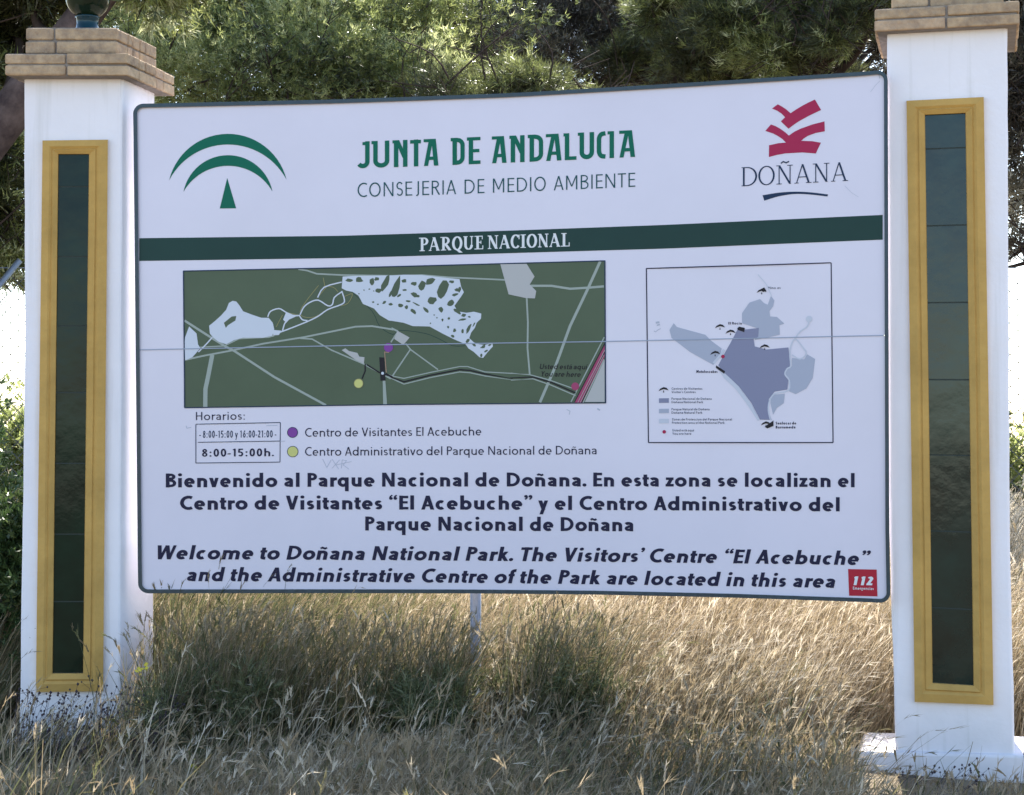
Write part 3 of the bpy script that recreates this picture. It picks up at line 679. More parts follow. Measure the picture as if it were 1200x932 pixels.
for s, x0, x1, y in (('Centros de Visitantes', 150, 296, 636), ('Visitor’s Centres', 150, 264, 652), ('Parque Nacional de Doñana', 150, 340, 684), ('Doñana National Park', 150, 300, 700), ('Parque Natural de Doñana', 150, 330, 734), ('Doñana Natural Park', 150, 296, 750),
    ('Zonas de Protección del Parque Nacional'.replace('ó', 'o'), 152, 436, 782), ('Protection area of the National Park', 152, 402, 798), ('Usted está aquí', 154, 256, 834), ('You are here', 154, 244, 850), ('Hinojos', 610, 668, 157)):
    lab(s, x0, x1, y)
lab('El Rocio', 420, 484, 326, 12, .2, M_INK); lab('Matalascañas', 268, 368, 556, 13, .24, M_INK); lab('Sanlucar de', 645, 742, 801, 13, .22, M_INK); lab('Barrameda', 645, 738, 820, 13, .22, M_INK)
mb = MB(); line(G([(75,360),(85,352),(98,345)]), .7, .0015, mb); line(G([(75,318),(92,315)]), 2.2, .0016, mb); line(G([(80,330),(94,326)]), 1.6, .0018, mb); line(G([(66,356),(74,362)]), .8, .002, mb); mb.build('scuff', M_SCR, board_root)

# --- opening hours and key
H8 = lambda z: arr(z, 210, 460, 4.615)
text(board_root, 'Horarios:', (229.6, 492.6), (286.8, 492.0), 9.6, M_INK, T=.12, gap=.11)
mb = MB(); q = H8([(90,172),(547,163),(545,377),(90,382)])
for k in range(4): line([q[k], q[(k+1) % 4]], .9, .0012+.00015*k, mb)
line(H8([(100,270),(545,263)]), .8, .0018, mb)
hb = mb.build('hours_box', M_INKT, board_root)
text(hb, '- 8:00-15:00 y 16:00-21:00 -', *H8([(108, 246), (525, 243)]), 8.3, M_INKT, T=.15, gap=.16)
text(hb, '8:00-15:00h.', *H8([(123, 348), (512, 345)]), 9.2, M_INK, T=.17, gap=.12)
disc(board_root, (342.8, 506.9), 6.0, M_PURP, 'purple_key_spot', .0012, M_INKT); disc(board_root, (343.0, 529.4), 6.3, M_YELL, 'yellow_key_spot', .0012, M_INKT)
text(board_root, 'Centro de Visitantes El Acebuche', (357.5, 512), (564, 510.4), 10.2, M_INK, T=.12, gap=.085, wsp=1.3)
text(board_root, 'Centro Administrativo del Parque Nacional de Doñana', (357.5, 534.3), (699, 532.6), 10.2, M_INK, T=.12, gap=.085, wsp=1.3)
K = dict(T=.205, gap=.055, wsp=1.3)
text(board_root, 'Bienvenido al Parque Nacional de Doñana. En esta zona se localizan el', (194.3, 571.4), (1001.5, 571.2), 16.4, M_INK, sag=-1.0, **K)
text(board_root, 'Centro de Visitantes “El Acebuche” y el Centro Administrativo del', (211, 597.6), (984, 599.5), 16.4, M_INK, sag=-1.0, **K)
text(board_root, 'Parque Nacional de Doñana', (428, 621.8), (742, 622.8), 16.4, M_INK, **K)
text(board_root, 'Welcome to Doñana National Park. The Visitors’ Centre “El Acebuche”', (181, 655.6), (1017, 662.6), 16.4, M_INK, shear=.22, sag=-1.4, **K)
text(board_root, 'and the Administrative Centre of the Park are located in this area', (218, 681.2), (977, 689.2), 16.4, M_INK, shear=.22, sag=-1.4, **K)
Z9 = lambda z: arr(z, 980, 620, 7.767)
st = blob(board_root, Z9([(107,365),(368,370),(375,614),(117,608)]), M_RED, 'emergency_sticker', .0014)
text(st, '112', *Z9([(146, 511), (326, 514)]), 10.2, M_CREAM, T=.24, gap=.14, shear=.22, off=.0024)
text(st, 'Emergencias', *Z9([(152, 552), (340, 556)]), 3.4, M_CREAM, T=.16, gap=.1, off=.0024)
stripe(lambda x: SEAM(x)-.55, lambda x: SEAM(x)+.55, M_SEAM, 'panel_seam', .0042, board_root, 163.5, 1036, 40)
mb = MB()
for p in ([(378,538),(383,548),(388,539)], [(389,538),(397,550)], [(398,539),(389,549)], [(400,549),(401,539),(406,540),(402,545),(409,550)], [(394,545),(412,541)]): line(p, .55, .0013, mb)
mb.build('scrawl', M_SCR, board_root)
mb = MB()
for p, wd in (([(218,499),(219,502),(224,501)], .7), ([(664,480),(668,482),(667,486)], .8), ([(700,479),(703,481)], 1.6), ([(990,218),(998,226),(1006,231)], .35), ([(232,497.6),(262,496.6)], .5), ([(312,499),(325,498.6)], .7), ([(312,517.6),(334,517.2)], .6), ([(1030,88),(1031,92)], .8), ([(1020,108),(1026,100),(1031,95)], .4)):
    line(p, wd, .00145, mb)
mb.build('scratch', M_SCR, board_root)
# posts and rails behind the board
for k, (px, yb) in enumerate(((557.5, 8.16),)):
    mb = MB(); x = (px-CX)/F*yb; mb.tube([(x, yb, -.1), (x, yb, 2.6)], .024, 12); mb.build('post', M_GALV, board_root, smooth=True)
for py in (180, 405, 640):
    mb = MB(); mb.tube([board(px, py, -.052) for px in np.linspace(175, 1025, 14)], .018, 6); mb.build('back_rail', M_GALV, board_root)

# ------------------------------------------------------------------ pillars
def lerp(a, b, t): return a+(b-a)*t
def quad_pts(P, TL, TR, BR, BL, off): return [P(*TL, off), P(*TR, off), P(*BR, off), P(*BL, off)]
def pillar(label, P, back, shaft, mid, capbot, fr_o, fr_i, joints, plinth, tmat, side_dir, cap):
    # P plane of the front face, back = (depth), shaft = corner pixels of the front
    TL, TR, BR, BL = shaft
    f = quad_pts(P, TL, TR, BR, BL, 0)
    dv = side_dir*back
    root = empty('gate_pillar', ((f[2].x+f[3].x)/2, (f[2].y+f[3].y)/2+back/2, 0), label, 'pillar', 'white pillars holding the board')
    ml, mr = mid; rings = []; NR = 26; jr = random.Random(int(TL[0]))
    for k in range(NR):                  # hand-floated plaster: the arrises wander a millimetre or two
        t = k/(NR-1); row = []
        for T0, M0, B0 in ((TL, ml, BL), (TR, mr, BR)):
            py = T0[1]+(B0[1]-T0[1])*t
            row.append(P(float(np.interp(py, [T0[1], M0[1], B0[1]], [T0[0], M0[0], B0[0]])), py, 0))
        z = (row[0].z+row[1].z)/2; c = [row[0], row[1], row[1]+dv, row[0]+dv]
        j_ = lambda a: jr.uniform(-a, a)
        rings.append([Vector((p.x+j_(.0016), p.y+j_(.0016), p.z)) for p in c])
    mb = MB()
    for rg in rings: mb.v += [tuple(p) for p in rg]
    for k in range(NR-1):
        for q_ in range(4): mb.f.append((k*4+q_, k*4+(q_+1) % 4, k*4+4+(q_+1) % 4, k*4+4+q_))
    mb.f += [(0, 1, 2, 3), tuple((NR-1)*4+q_ for q_ in (3, 2, 1, 0))]
    sh = mb.build('shaft', M_WHITE, root, bevel=.010)
    # plinth
    q = quad_pts(P, *plinth, .03); t = quad_pts(P, *plinth, .028)
    fr = [t[0], t[1], q[2], q[3]]
    mb = MB(); mb.hexa(fr+[p+dv*1.15+Vector((0, .06, 0)) for p in fr]); mb.build('plinth', M_WHITE, root, bevel=.012)
    # window surround: mitred moulding
    prof = [(0, 0), (0, .020), (.42, .026), (.60, .018), (.66, .024), (.97, .012), (1.0, .004)]
    mb = MB()
    ring = []
    for u, o in prof:
        c = [(lerp(a[0], b[0], u), lerp(a[1], b[1], u)) for a, b in zip(fr_o, fr_i)]
        loop_ = []
        for k in range(4):
            n_ = 8 if k in (1, 3) else 1
            for j in range(n_):
                loop_.append((lerp(c[k][0], c[(k+1) % 4][0], j/n_), lerp(c[k][1], c[(k+1) % 4][1], j/n_)))
        ring.append([P(x+(.25*math.sin(y*.05+u*3) if 0 < u < 1 else 0), y, o-.001 if u == 0 and o == 0 else o) for x, y in loop_])
    nn = len(ring[0])
    for a in range(len(ring)-1):
        for k in range(nn):
            j = (k+1) % nn; mb.face([ring[a][k], ring[a+1][k], ring[a+1][j], ring[a][j]])
    wf = mb.build('window_surround', M_OCHRE, root, bevel=0)
    # tiles
    (ax, ay), (bx, by), (cx_, cy_), (dx, dy) = fr_i
    ys = [0]+[(j-ay)/(dy-ay) for j in joints]+[1]
    for k in range(len(ys)-1):
        t0, t1 = ys[k], ys[k+1]; g_ = .0013
        a = (lerp(ax, dx, t0+g_), lerp(ay, dy, t0+g_)); b = (lerp(bx, cx_, t0+g_), lerp(by, cy_, t0+g_))
        c = (lerp(bx, cx_, t1-g_), lerp(by, cy_, t1-g_)); d = (lerp(ax, dx, t1-g_), lerp(ay, dy, t1-g_))
        tl = t2 = 0
        e1, e2, e3 = (random.uniform(0, .0012) for _ in range(3))     # each tile sits a hair differently, so reflections break at the joints
        fq = [P(a[0], a[1], .0026+e1), P(b[0], b[1], .0026+e2), P(c[0], c[1], .0026+e2+e3-e1*.5), P(d[0], d[1], .0026+e3+e1*.5)]
        mb = MB(); mb.hexa(fq+[p-P.n*.006 for p in fq]); mb.build('tile', tmat, root)
    mb = MB(); mb.face(quad_pts(P, *fr_i, .0014)); mb.build('grout', M_GROUT, root)
    return root, dv, f
def brick_box(parent, o, u, v, a0, a1, b0, b1, z0, z1, mt):
    j = lambda: random.uniform(-.002, .002)
    A0 = a0+j(); A1 = a1+j(); B0 = b0+j(); B1 = b1
    c = [o+u*A0+v*B0, o+u*A1+v*B0]
    lo = [c[0]+Vector((0, 0, z0)), c[1]+Vector((0, 0, z0)), c[1]+Vector((0, 0, z1+j()*.6)), c[0]+Vector((0, 0, z1+j()*.6))]
    mb = MB(); mb.hexa(lo+[p+v*(B1-B0) for p in lo])
    return mb.build('brick', mt, parent, bevel=.003)
def cap_tier(root, corners, z0, zs, nf, ns, rnd, mt_core):
    """corners: plan FL, FR, BR, BL of the tier; zs: course heights"""
    FL, FR, BR, BL = corners; g_ = .008
    ins = .012; cen = (FL+FR+BR+BL)/4
    core = [c+(cen-c).normalized()*ins*1.2 for c in corners]
    H_ = sum(zs)
    mb = MB(); lo = [Vector((c.x, c.y, z0-.001)) for c in core]; hi = [Vector((c.x, c.y, z0+H_-.006)) for c in core]
    mb.hexa([lo[0], lo[1], hi[1], hi[0], lo[3], lo[2], hi[2], hi[3]]); mb.build('mortar', mt_core, root)
    z = z0
    for ci, hz in enumerate(zs):
        zt = z+hz-.006
        for side, (a, b, c, d, cuts) in enumerate(((FL, FR, BR, BL, nf), (FR, BR, BL, FL, ns), (BR, BL, FL, FR, nf[::-1]), (BL, FL, FR, BR, ns))):
            u = (b-a); L_ = u.length; u = u.normalized(); wd = .115
            inn = (d-a).normalized(); inn2 = (c-b).normalized()
            # start after the return of the neighbouring face: fronts run full, sides start behind
            s0 = 0 if side in (0, 2) else wd+.006; s1 = L_ if side in (0, 2) else L_-wd-.006
            cl = [s0]+[s0+(s1-s0)*t for t in cuts[ci % len(cuts)]]+[s1]
            for k in range(len(cl)-1):
                p0 = cl[k]+(g_/2 if k else 0); p1 = cl[k+1]-(g_/2 if k < len(cl)-2 else 0)
                j = rnd.uniform(-.0045, .0045)
                A_ = a+u*p0+inn*(0); B_ = a+u*p1
                e0 = inn if p0 < 1e-6 else (inn*(1-p0/L_)+inn2*(p0/L_)).normalized()
                e1 = inn2 if p1 > L_-1e-6 else (inn*(1-p1/L_)+inn2*(p1/L_)).normalized()
                nrm = Vector((u.y, -u.x, 0)); 
                if nrm.dot(cen-a) > 0: nrm = -nrm
                A_ += nrm*j; B_ += nrm*(j+rnd.uniform(-.001, .001))
                lo = [A_, B_, B_+e1*wd, A_+e0*wd]
                z1 = zt+rnd.uniform(-.004, .0015)
                V0 = [Vector((p.x, p.y, z)) for p in lo]; V1 = [Vector((p.x, p.y, z1)) for p in lo]
                mb = MB(); mb.hexa([V0[0], V0[1], V1[1], V1[0], V0[3], V0[2], V1[2], V1[3]])
                mb.build('brick', M_BRICK[rnd.randrange(4)], root, bevel=rnd.uniform(.004, .009))
        z += hz
rnd = random.Random(5)
# left pillar: front faces the camera, right flank runs back along 13.5 degrees
yL = 8.27; PL = Plane((-3, yL), (3, yL)); sdL = Vector((math.sin(R(13.5)), math.cos(R(13.5)), 0))
rootL, dvL, fL = pillar('left white pillar with brick cap, green glazed ball on top and a tall dark tile panel in an ochre surround', PL, .35,
    [(27.2, 86), (143.5, 86), (140.5, 905), (21.0, 905)], ((28.5, 420), (142.3, 420)), None,
    [(49.8, 164.8), (126.4, 163.8), (120.8, 810.3), (42.0, 811.2)], [(68.6, 181), (104.3, 181), (97.3, 789), (61.8, 789)],
    [219, 301, 382, 460, 543, 626, 705], [(2, 868), (150, 868), (150, 893), (0, 893)], M_TILE, sdL, None)
def vxy(p): return Vector((p.x, p.y, 0))
a, b = vxy(PL(5.2, 90, .085)), vxy(PL(150.0, 90, .085)); S0 = .50
c1 = [a, b, b+sdL*S0, a+sdL*S0]
z1 = PL(80, 88.3, .085).z; s = yL/F
cap_h = (PL(80, 61, .085).z-z1)/2
cap_tier(rootL, c1, z1, [cap_h, cap_h], [[.50], [.495]], [[.0, .72][1:], [.25, .70]], rnd, M_MORT)
a2, b2 = vxy(PL(29.8, 50, .05)), vxy(PL(137.0, 50, .05))
c2 = [a2+Vector((0, 0, 0)), b2, b2+sdL*.42, a2+sdL*.42]
z2 = z1+2*cap_h; h2 = (PL(80, 32.0, .05).z-z2)/2+.003
z2 = z1+2*cap_h
cap_tier(rootL, c2, z2, [h2, h2], [[.325], [.31]], [[.3, .62], [.25, .7]], rnd, M_MORT)
# underside soffit between shaft and cap
mb = MB(); cc = [x+Vector((0, 0, z1+.002)) for x in c1]; 
# finial
zt = z2+2*h2-.006; fc = PL(102.5, 30, -.12); s2 = fc.y/F
mb = MB(); mb.lathe([(0, 0), (19.5*s2, 0), (19*s2, 2.5*s2), (14*s2, 7*s2), (12.5*s2, 13*s2), (13.0*s2, 20*s2), (14.5*s2, 21.5*s2), (12*s2, 23.2*s2), (0, 23.4*s2)], (fc.x, fc.y, zt), 28)
fin = mb.build('finial_foot', M_FOOT, rootL, smooth=True)
mb = MB(); r = 26*s2; zc = 23*s2+r*.87
pr = [(r*math.cos(R(t))+1e-4, zc+r*math.sin(R(t))) for t in range(-68, 76, 8)]+[(r*.2, zc+r*1.0), (r*.17, zc+r*1.22), (r*.08, zc+r*1.3), (0, zc+r*1.32)]
mb.lathe(pr, (fc.x, fc.y, zt), 32); mb.build('finial_ball', M_BALL, rootL, smooth=True)

# right pillar: turned by about 14.5 degrees, nearer
th = R(14.0); yR = 7.63; A0 = Vector(((1045.0-CX)/F*yR, yR, 0)); uR = Vector((math.cos(th), -math.sin(th), 0))
PR = Plane((A0.x, A0.y), (A0.x+uR.x, A0.y+uR.y)); sdR = Vector((math.sin(th), math.cos(th), 0))
rootR, dvR, fR = pillar('right white pillar, nearer than the other, with brick cap and a tall tile panel in an ochre surround, standing on a low white plinth', PR, .40,
    [(1039.4, 36), (1180.5, 27.5), (1190.0, 912), (1050.3, 905)], ((1041.8, 610), (1183.2, 610)), None,
    [(1062.3, 118.2), (1152.8, 113.8), (1164.3, 826.3), (1071.8, 822.6)], [(1084.0, 135), (1131.2, 132.8), (1140.8, 803.2), (1093.0, 800.2)],
    [175, 265, 355, 445, 533, 622, 712], [(1009, 880), (1225, 886), (1232, 921), (994, 909)], M_TILE2, sdR, None)
a, b = vxy(PR(1024.8, 37, .065)), vxy(PR(1194.8, 28, .065))
z1 = PR(1110, 32.5, .065).z; ch = .056
cap_tier(rootR, [a, b, b+sdR*.55, a+sdR*.55], z1, [ch*.88, ch*.88], [[.498], [.502]], [[.6], [.3]], rnd, M_MORT)
a, b = vxy(PR(1044.5, 5, .03)), vxy(PR(1176, 0, .03))
cap_tier(rootR, [a, b, b+sdR*.46, a+sdR*.46], z1+ch*1.76, [.052, .052], [[.34], [.30]], [[.6], [.3]], rnd, M_MORT)

# ------------------------------------------------------------------ chain-link fence far behind
fy = 13.0; fz = 2.58
def fence(x0, x1, lab_, ramp):
    root = empty('chain_link_fence', ((x0+x1)/2, fy, 0), lab_, 'fence')
    V, Fc = [], []; cell = .055; r = .0042
    nw = int((x1-x0)/cell); zz = np.arange(.05, fz-.02, cell)
    mb = MB()
    for k in range(nw+1):
        x = x0+k*cell; sgn = 1 if k % 2 else -1
        p = []
        for i, z in enumerate(zz): p.append(Vector((x+sgn*(cell/2 if i % 2 else -cell/2), fy+(.002 if i % 2 else -.002), z)))
        for q0, q1 in zip(p[:-1], p[1:]):
            i0 = len(mb.v)
            for q_ in (q0, q1):
                mb.v += [(q_.x-r, q_.y-r, q_.z), (q_.x+r, q_.y-r, q_.z), (q_.x, q_.y+r, q_.z)]
            for j in range(3): mb.f.append((i0+j, i0+(j+1) % 3, i0+3+(j+1) % 3, i0+3+j))
    m = mb.build('wire_mesh', M_WIRE, root); m['kind'] = 'stuff'
    for x in np.arange(x0, x1+.1, 2.6):
        mb = MB(); mb.tube([(x, fy+.04, -.1), (x, fy+.04, fz+.02)], .028, 10); mb.build('fence_post', M_GALV, root, smooth=True)
    mb = MB(); mb.tube([(x0, fy+.02, fz), (x1, fy+.02, fz)], .003, 5); mb.build('top_wire', M_GALV, root, smooth=True)
    if ramp:
        mb = MB(); mb.tube([at(-60, 405, fy-.08), at(23.5, 305, fy-.08)], .022, 8); mb.build('brace', M_GALV, root, smooth=True)
fence(-3.78, 5.6, 'wire chain-link fence on steel posts running through the grass behind the board', True)

# ------------------------------------------------------------------ grass
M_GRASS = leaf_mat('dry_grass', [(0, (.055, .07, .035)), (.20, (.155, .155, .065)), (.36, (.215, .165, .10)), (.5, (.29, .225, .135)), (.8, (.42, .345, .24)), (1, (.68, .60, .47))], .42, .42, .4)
def grass(n, xf, yr, hf, tintf, headp, seed, wscale=1.0, lean=.30, var=.20):
    g = np.random.default_rng(seed)
    y = yr(g, n); x = xf(g, y)
    z0 = .035*np.sin(x*1.3+.4)*np.sin(y*.9)+.02*np.sin(x*3.1+y*2.3)+np.clip((y-9.5)/8, 0, 1)*.10-.02
    H = hf(g, x, y); keep = H > .03; x, y, z0, H = x[keep], y[keep], z0[keep], H[keep]; n = len(x)
    lx = g.normal(lean, var, n)*H; ly = g.normal(-.02, .16, n)*H
    yaw = g.uniform(-1.1, 1.1, n); wx, wy = np.cos(yaw), np.sin(yaw)
    wd = g.uniform(.0016, .0042, n)*wscale*(1+np.clip(y-10, 0, 25)*.05)
    tint = np.clip(tintf(g, x, y), 0, 1)
    NL = 4; t = np.array([0, .4, .74, 1])
    droop = g.uniform(-.03, .13, n)*H
    cxs = x[:, None]+lx[:, None]*(t**1.8)[None]; cys = y[:, None]+ly[:, None]*(t**1.8)[None]
    czs = z0[:, None]+H[:, None]*t[None]-droop[:, None]*(t**4)[None]
    ww = wd[:, None]*(1-.75*t)[None]
    V = np.empty((n, NL, 2, 3), np.float32)
    for sgn, k in ((-1, 0), (1, 1)):
        V[:, :, k, 0] = cxs+sgn*ww*wx[:, None]; V[:, :, k, 1] = cys+sgn*ww*wy[:, None]; V[:, :, k, 2] = czs
    base = (np.arange(n)*NL*2)[:, None, None]; q = np.arange(NL-1)[None, :, None]*2
    Fq = base+q+np.array([0, 1, 3, 2])[None, None]
    Vs = [V.reshape(-1, 3)]; Fs = [Fq.reshape(-1, 4)]; Ts = [np.repeat(tint, NL*2)]
    # feathery heads: fan of awns along the last stretch
    hm = g.random(n) < headp; idx = np.where(hm)[0]; m = len(idx)
    if m:
        NA = 7; off = n*NL*2
        tipx, tipy, tipz = cxs[idx, -1], cys[idx, -1], czs[idx, -1]
        dx = tipx-cxs[idx, -2]; dy = tipy-cys[idx, -2]; dz = tipz-czs[idx, -2]
        ln = np.sqrt(dx*dx+dy*dy+dz*dz)+1e-6; dx /= ln; dy /= ln; dz /= ln
        hl = g.uniform(.05, .13, m)*np.clip(H[idx]/.6, .5, 1.1)
        W = np.empty((m, NA, 3, 3), np.float32)
        for a in range(NA):
            u = a/(NA-1); sx = tipx-dx*hl*(.15-u*.9)+hl*.1*u*u; sy = tipy-dy*hl*(.15-u*.9); sz = tipz-dz*hl*(.15-u*.9)-hl*.28*u*u
            rx = g.normal(.05, .20, m); ry = g.normal(0, .2, m); rz = g.normal(0, .18, m)
            al = g.uniform(.022, .050, m)
            ex_, ey_, ez_ = (dx*1.0+rx+.15*u)*al, (dy+ry)*al, (dz*1.0+rz-u*.55)*al
            w_ = g.uniform(.0015, .0036, m)*(1+np.clip(y[idx]-10, 0, 25)*.05)
            W[:, a, 0] = np.stack([sx+w_, sy, sz+w_*.5], 1); W[:, a, 2] = np.stack([sx+ex_, sy+ey_, sz+ez_], 1)
            W[:, a, 1] = np.stack([sx-w_, sy, sz-w_*.5], 1)
        Vs.append(W.reshape(-1, 3)); Fs.append(None); tri = off+np.arange(m*NA*3).reshape(-1, 3)
        Ts.append(np.repeat(np.clip(tint[idx]+g.normal(.22, .12, m), 0, 1), NA*3))
    return np.concatenate(Vs), Fs[0], (tri if m else np.zeros((0, 3), int)), np.concatenate(Ts)
def fan(lo, hi): return lambda g, y: y*g.uniform(lo, hi, len(y))
def noise2(x, y, s, ph=0):
    return .5+.25*(np.sin(x*s*1.7+ph+1.3*np.sin(y*s*.9+ph))+np.sin(y*s*1.3+1.7*ph+1.1*np.sin(x*s*1.1)))
def inside_plinth(x, y):
    l = (x > -2.32) & (x < -1.58) & (y > 8.10) & (y < 8.75)
    r = (x > 1.33) & (x < 2.25) & (y > 7.25) & (y < 8.15)
    return l | r
def tall_h(g, x, y):
    h = g.uniform(.35, .95, len(x))*(.75+.45*noise2(x, y, 1.4, .5))
    h = np.where(y < 8.7, h*np.clip((y-7.3)/1.4, .42, 1), h)
    px = CX+x/y*F
    h = np.where((px < 195) & (y < 8.2), h*.40, h)
    return np.where(inside_plinth(x, y), 0, h)
def front_h(g, x, y):
    h = g.uniform(.10, .36, len(x))*(.7+.6*noise2(x, y, 2.2, 2))
    h = np.where(g.random(len(x)) < .05, h*1.7, h)
    px = CX+x/y*F
    h = h*.78; h = np.where(px < 215, h*np.where(g.random(len(x)) < .05, 1.3, .40)*np.clip((8.6-y)/1.5, .55, 1.4), h)
    h = np.where((px > 1003) & (y < 7.6), h*.30*np.where(g.random(len(x)) < .35, 1, 0)*np.where(g.random(len(x)) < .10, 3.2, 1), h)
    return np.where(inside_plinth(x, y), 0, h)
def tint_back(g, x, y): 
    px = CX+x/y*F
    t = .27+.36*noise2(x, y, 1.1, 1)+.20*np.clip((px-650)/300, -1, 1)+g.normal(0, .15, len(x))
    t = np.where(y > 10, t+.06, t-.14); t = np.where(y > 11.5, t+.14, t); return np.where(g.random(len(x)) < .14, t+.4, t)  # tint steps up with distance: brightness of the sunlit field put into the colour
def tint_front(g, x, y): return .20+.30*noise2(x, y, 2.0, 3)+g.normal(0, .17, len(x))
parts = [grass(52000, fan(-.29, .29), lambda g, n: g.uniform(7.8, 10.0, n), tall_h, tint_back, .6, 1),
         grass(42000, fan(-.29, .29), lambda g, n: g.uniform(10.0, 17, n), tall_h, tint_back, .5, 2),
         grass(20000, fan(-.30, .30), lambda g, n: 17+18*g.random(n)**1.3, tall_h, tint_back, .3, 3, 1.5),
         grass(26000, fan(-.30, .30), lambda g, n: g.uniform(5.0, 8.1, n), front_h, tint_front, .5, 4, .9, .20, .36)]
def green_x(g, y):
    k = g.choice(4, len(y), p=[.3, .22, .33, .15]); c = np.array([262, 505, 628, 400])[k]
    return (c+g.normal(0, 48, len(y))-CX)/F*y
parts.append(grass(8500, green_x, lambda g, n: g.uniform(7.7, 8.4, n), lambda g, x, y: g.uniform(.28, .66, len(x))*np.where((x/y*F+CX > 536) & (x/y*F+CX < 588), .45, 1), lambda g, x, y: g.normal(.27, .20, len(x)), .5, 5, 1.0, .16))
parts.append(grass(420, fan(-.28, .165), lambda g, n: g.uniform(6.2, 8.2, n), lambda g, x, y: g.uniform(.20, .42, len(x)), lambda g, x, y: g.normal(.66, .12, len(x)), 1.0, 6, 1.5, .28))
Vv, Fv, Gv, Tv, o_ = [], [], [], [], 0
for V, Fq, Ft, T_ in parts: Vv.append(V); Fv.append(Fq.reshape(-1, 4)+o_); Gv.append(Ft+o_); Tv.append(T_); o_ += len(V)
go = link('grass', big_mesh('grass', np.concatenate(Vv), np.concatenate(Fv), np.concatenate(Gv), np.concatenate(Tv), M_GRASS), None)
go['kind'] = 'stuff'; go['label'] = 'tall dry wild oat grass round the pillars and below the board'; go['category'] = 'grass'

# ------------------------------------------------------------------ trees and bushes
def tufts(centres, dirs, nn, ln, wd, seed, spread=.75, jit=.3):
    """bursts of needles"""
    g = np.random.default_rng(seed); m = len(centres)
    d = dirs[:, None, :]+g.normal(0, spread, (m, nn, 3)); d /= np.linalg.norm(d, axis=2, keepdims=True)+1e-6
    l = ln*g.uniform(.6, 1.2, (m, nn, 1)); p0 = centres[:, None, :]+d*l*.1+g.normal(0, ln*jit, (m, nn, 3))*.5; tip = p0+d*l
    side = np.cross(d, g.normal(0, 1, (m, nn, 3))); side /= np.linalg.norm(side, axis=2, keepdims=True)+1e-6; side *= wd
    V = np.stack([p0+d*l*.12+side*1.3, tip, p0-side*1.3], 2).astype(np.float32)
    return V.reshape(-1, 3), np.arange(m*nn*3).reshape(-1, 3), m*nn*3
def crown_points(clusters, n, seed):
    g = np.random.default_rng(seed); vol = np.array([c[3]*c[4]*c[5] for c in clusters])**.75; vol = vol/vol.sum()
    k = g.choice(len(clusters), n, p=vol); cl = np.array(clusters)[k]
    v = g.normal(0, 1, (n, 3)); v /= np.linalg.norm(v, axis=1, keepdims=True)
    r = g.random(n)**.45*np.where(g.random(n) < .12, g.uniform(1.0, 1.45, n), 1)
    # lumpy shell so the clumps read
    lump = 1+.28*np.sin(v[:, 0]*7+k)+.22*np.sin(v[:, 2]*9+k*2.1)+.12*np.sin(v[:, 1]*17+v[:, 0]*13+k)
    p = cl[:, :3]+v*cl[:, 3:6]*r[:, None]*lump[:, None]
    d = v*.9+np.array([0, 0, .45]); d /= np.linalg.norm(d, axis=1, keepdims=True)
    return p, d, k
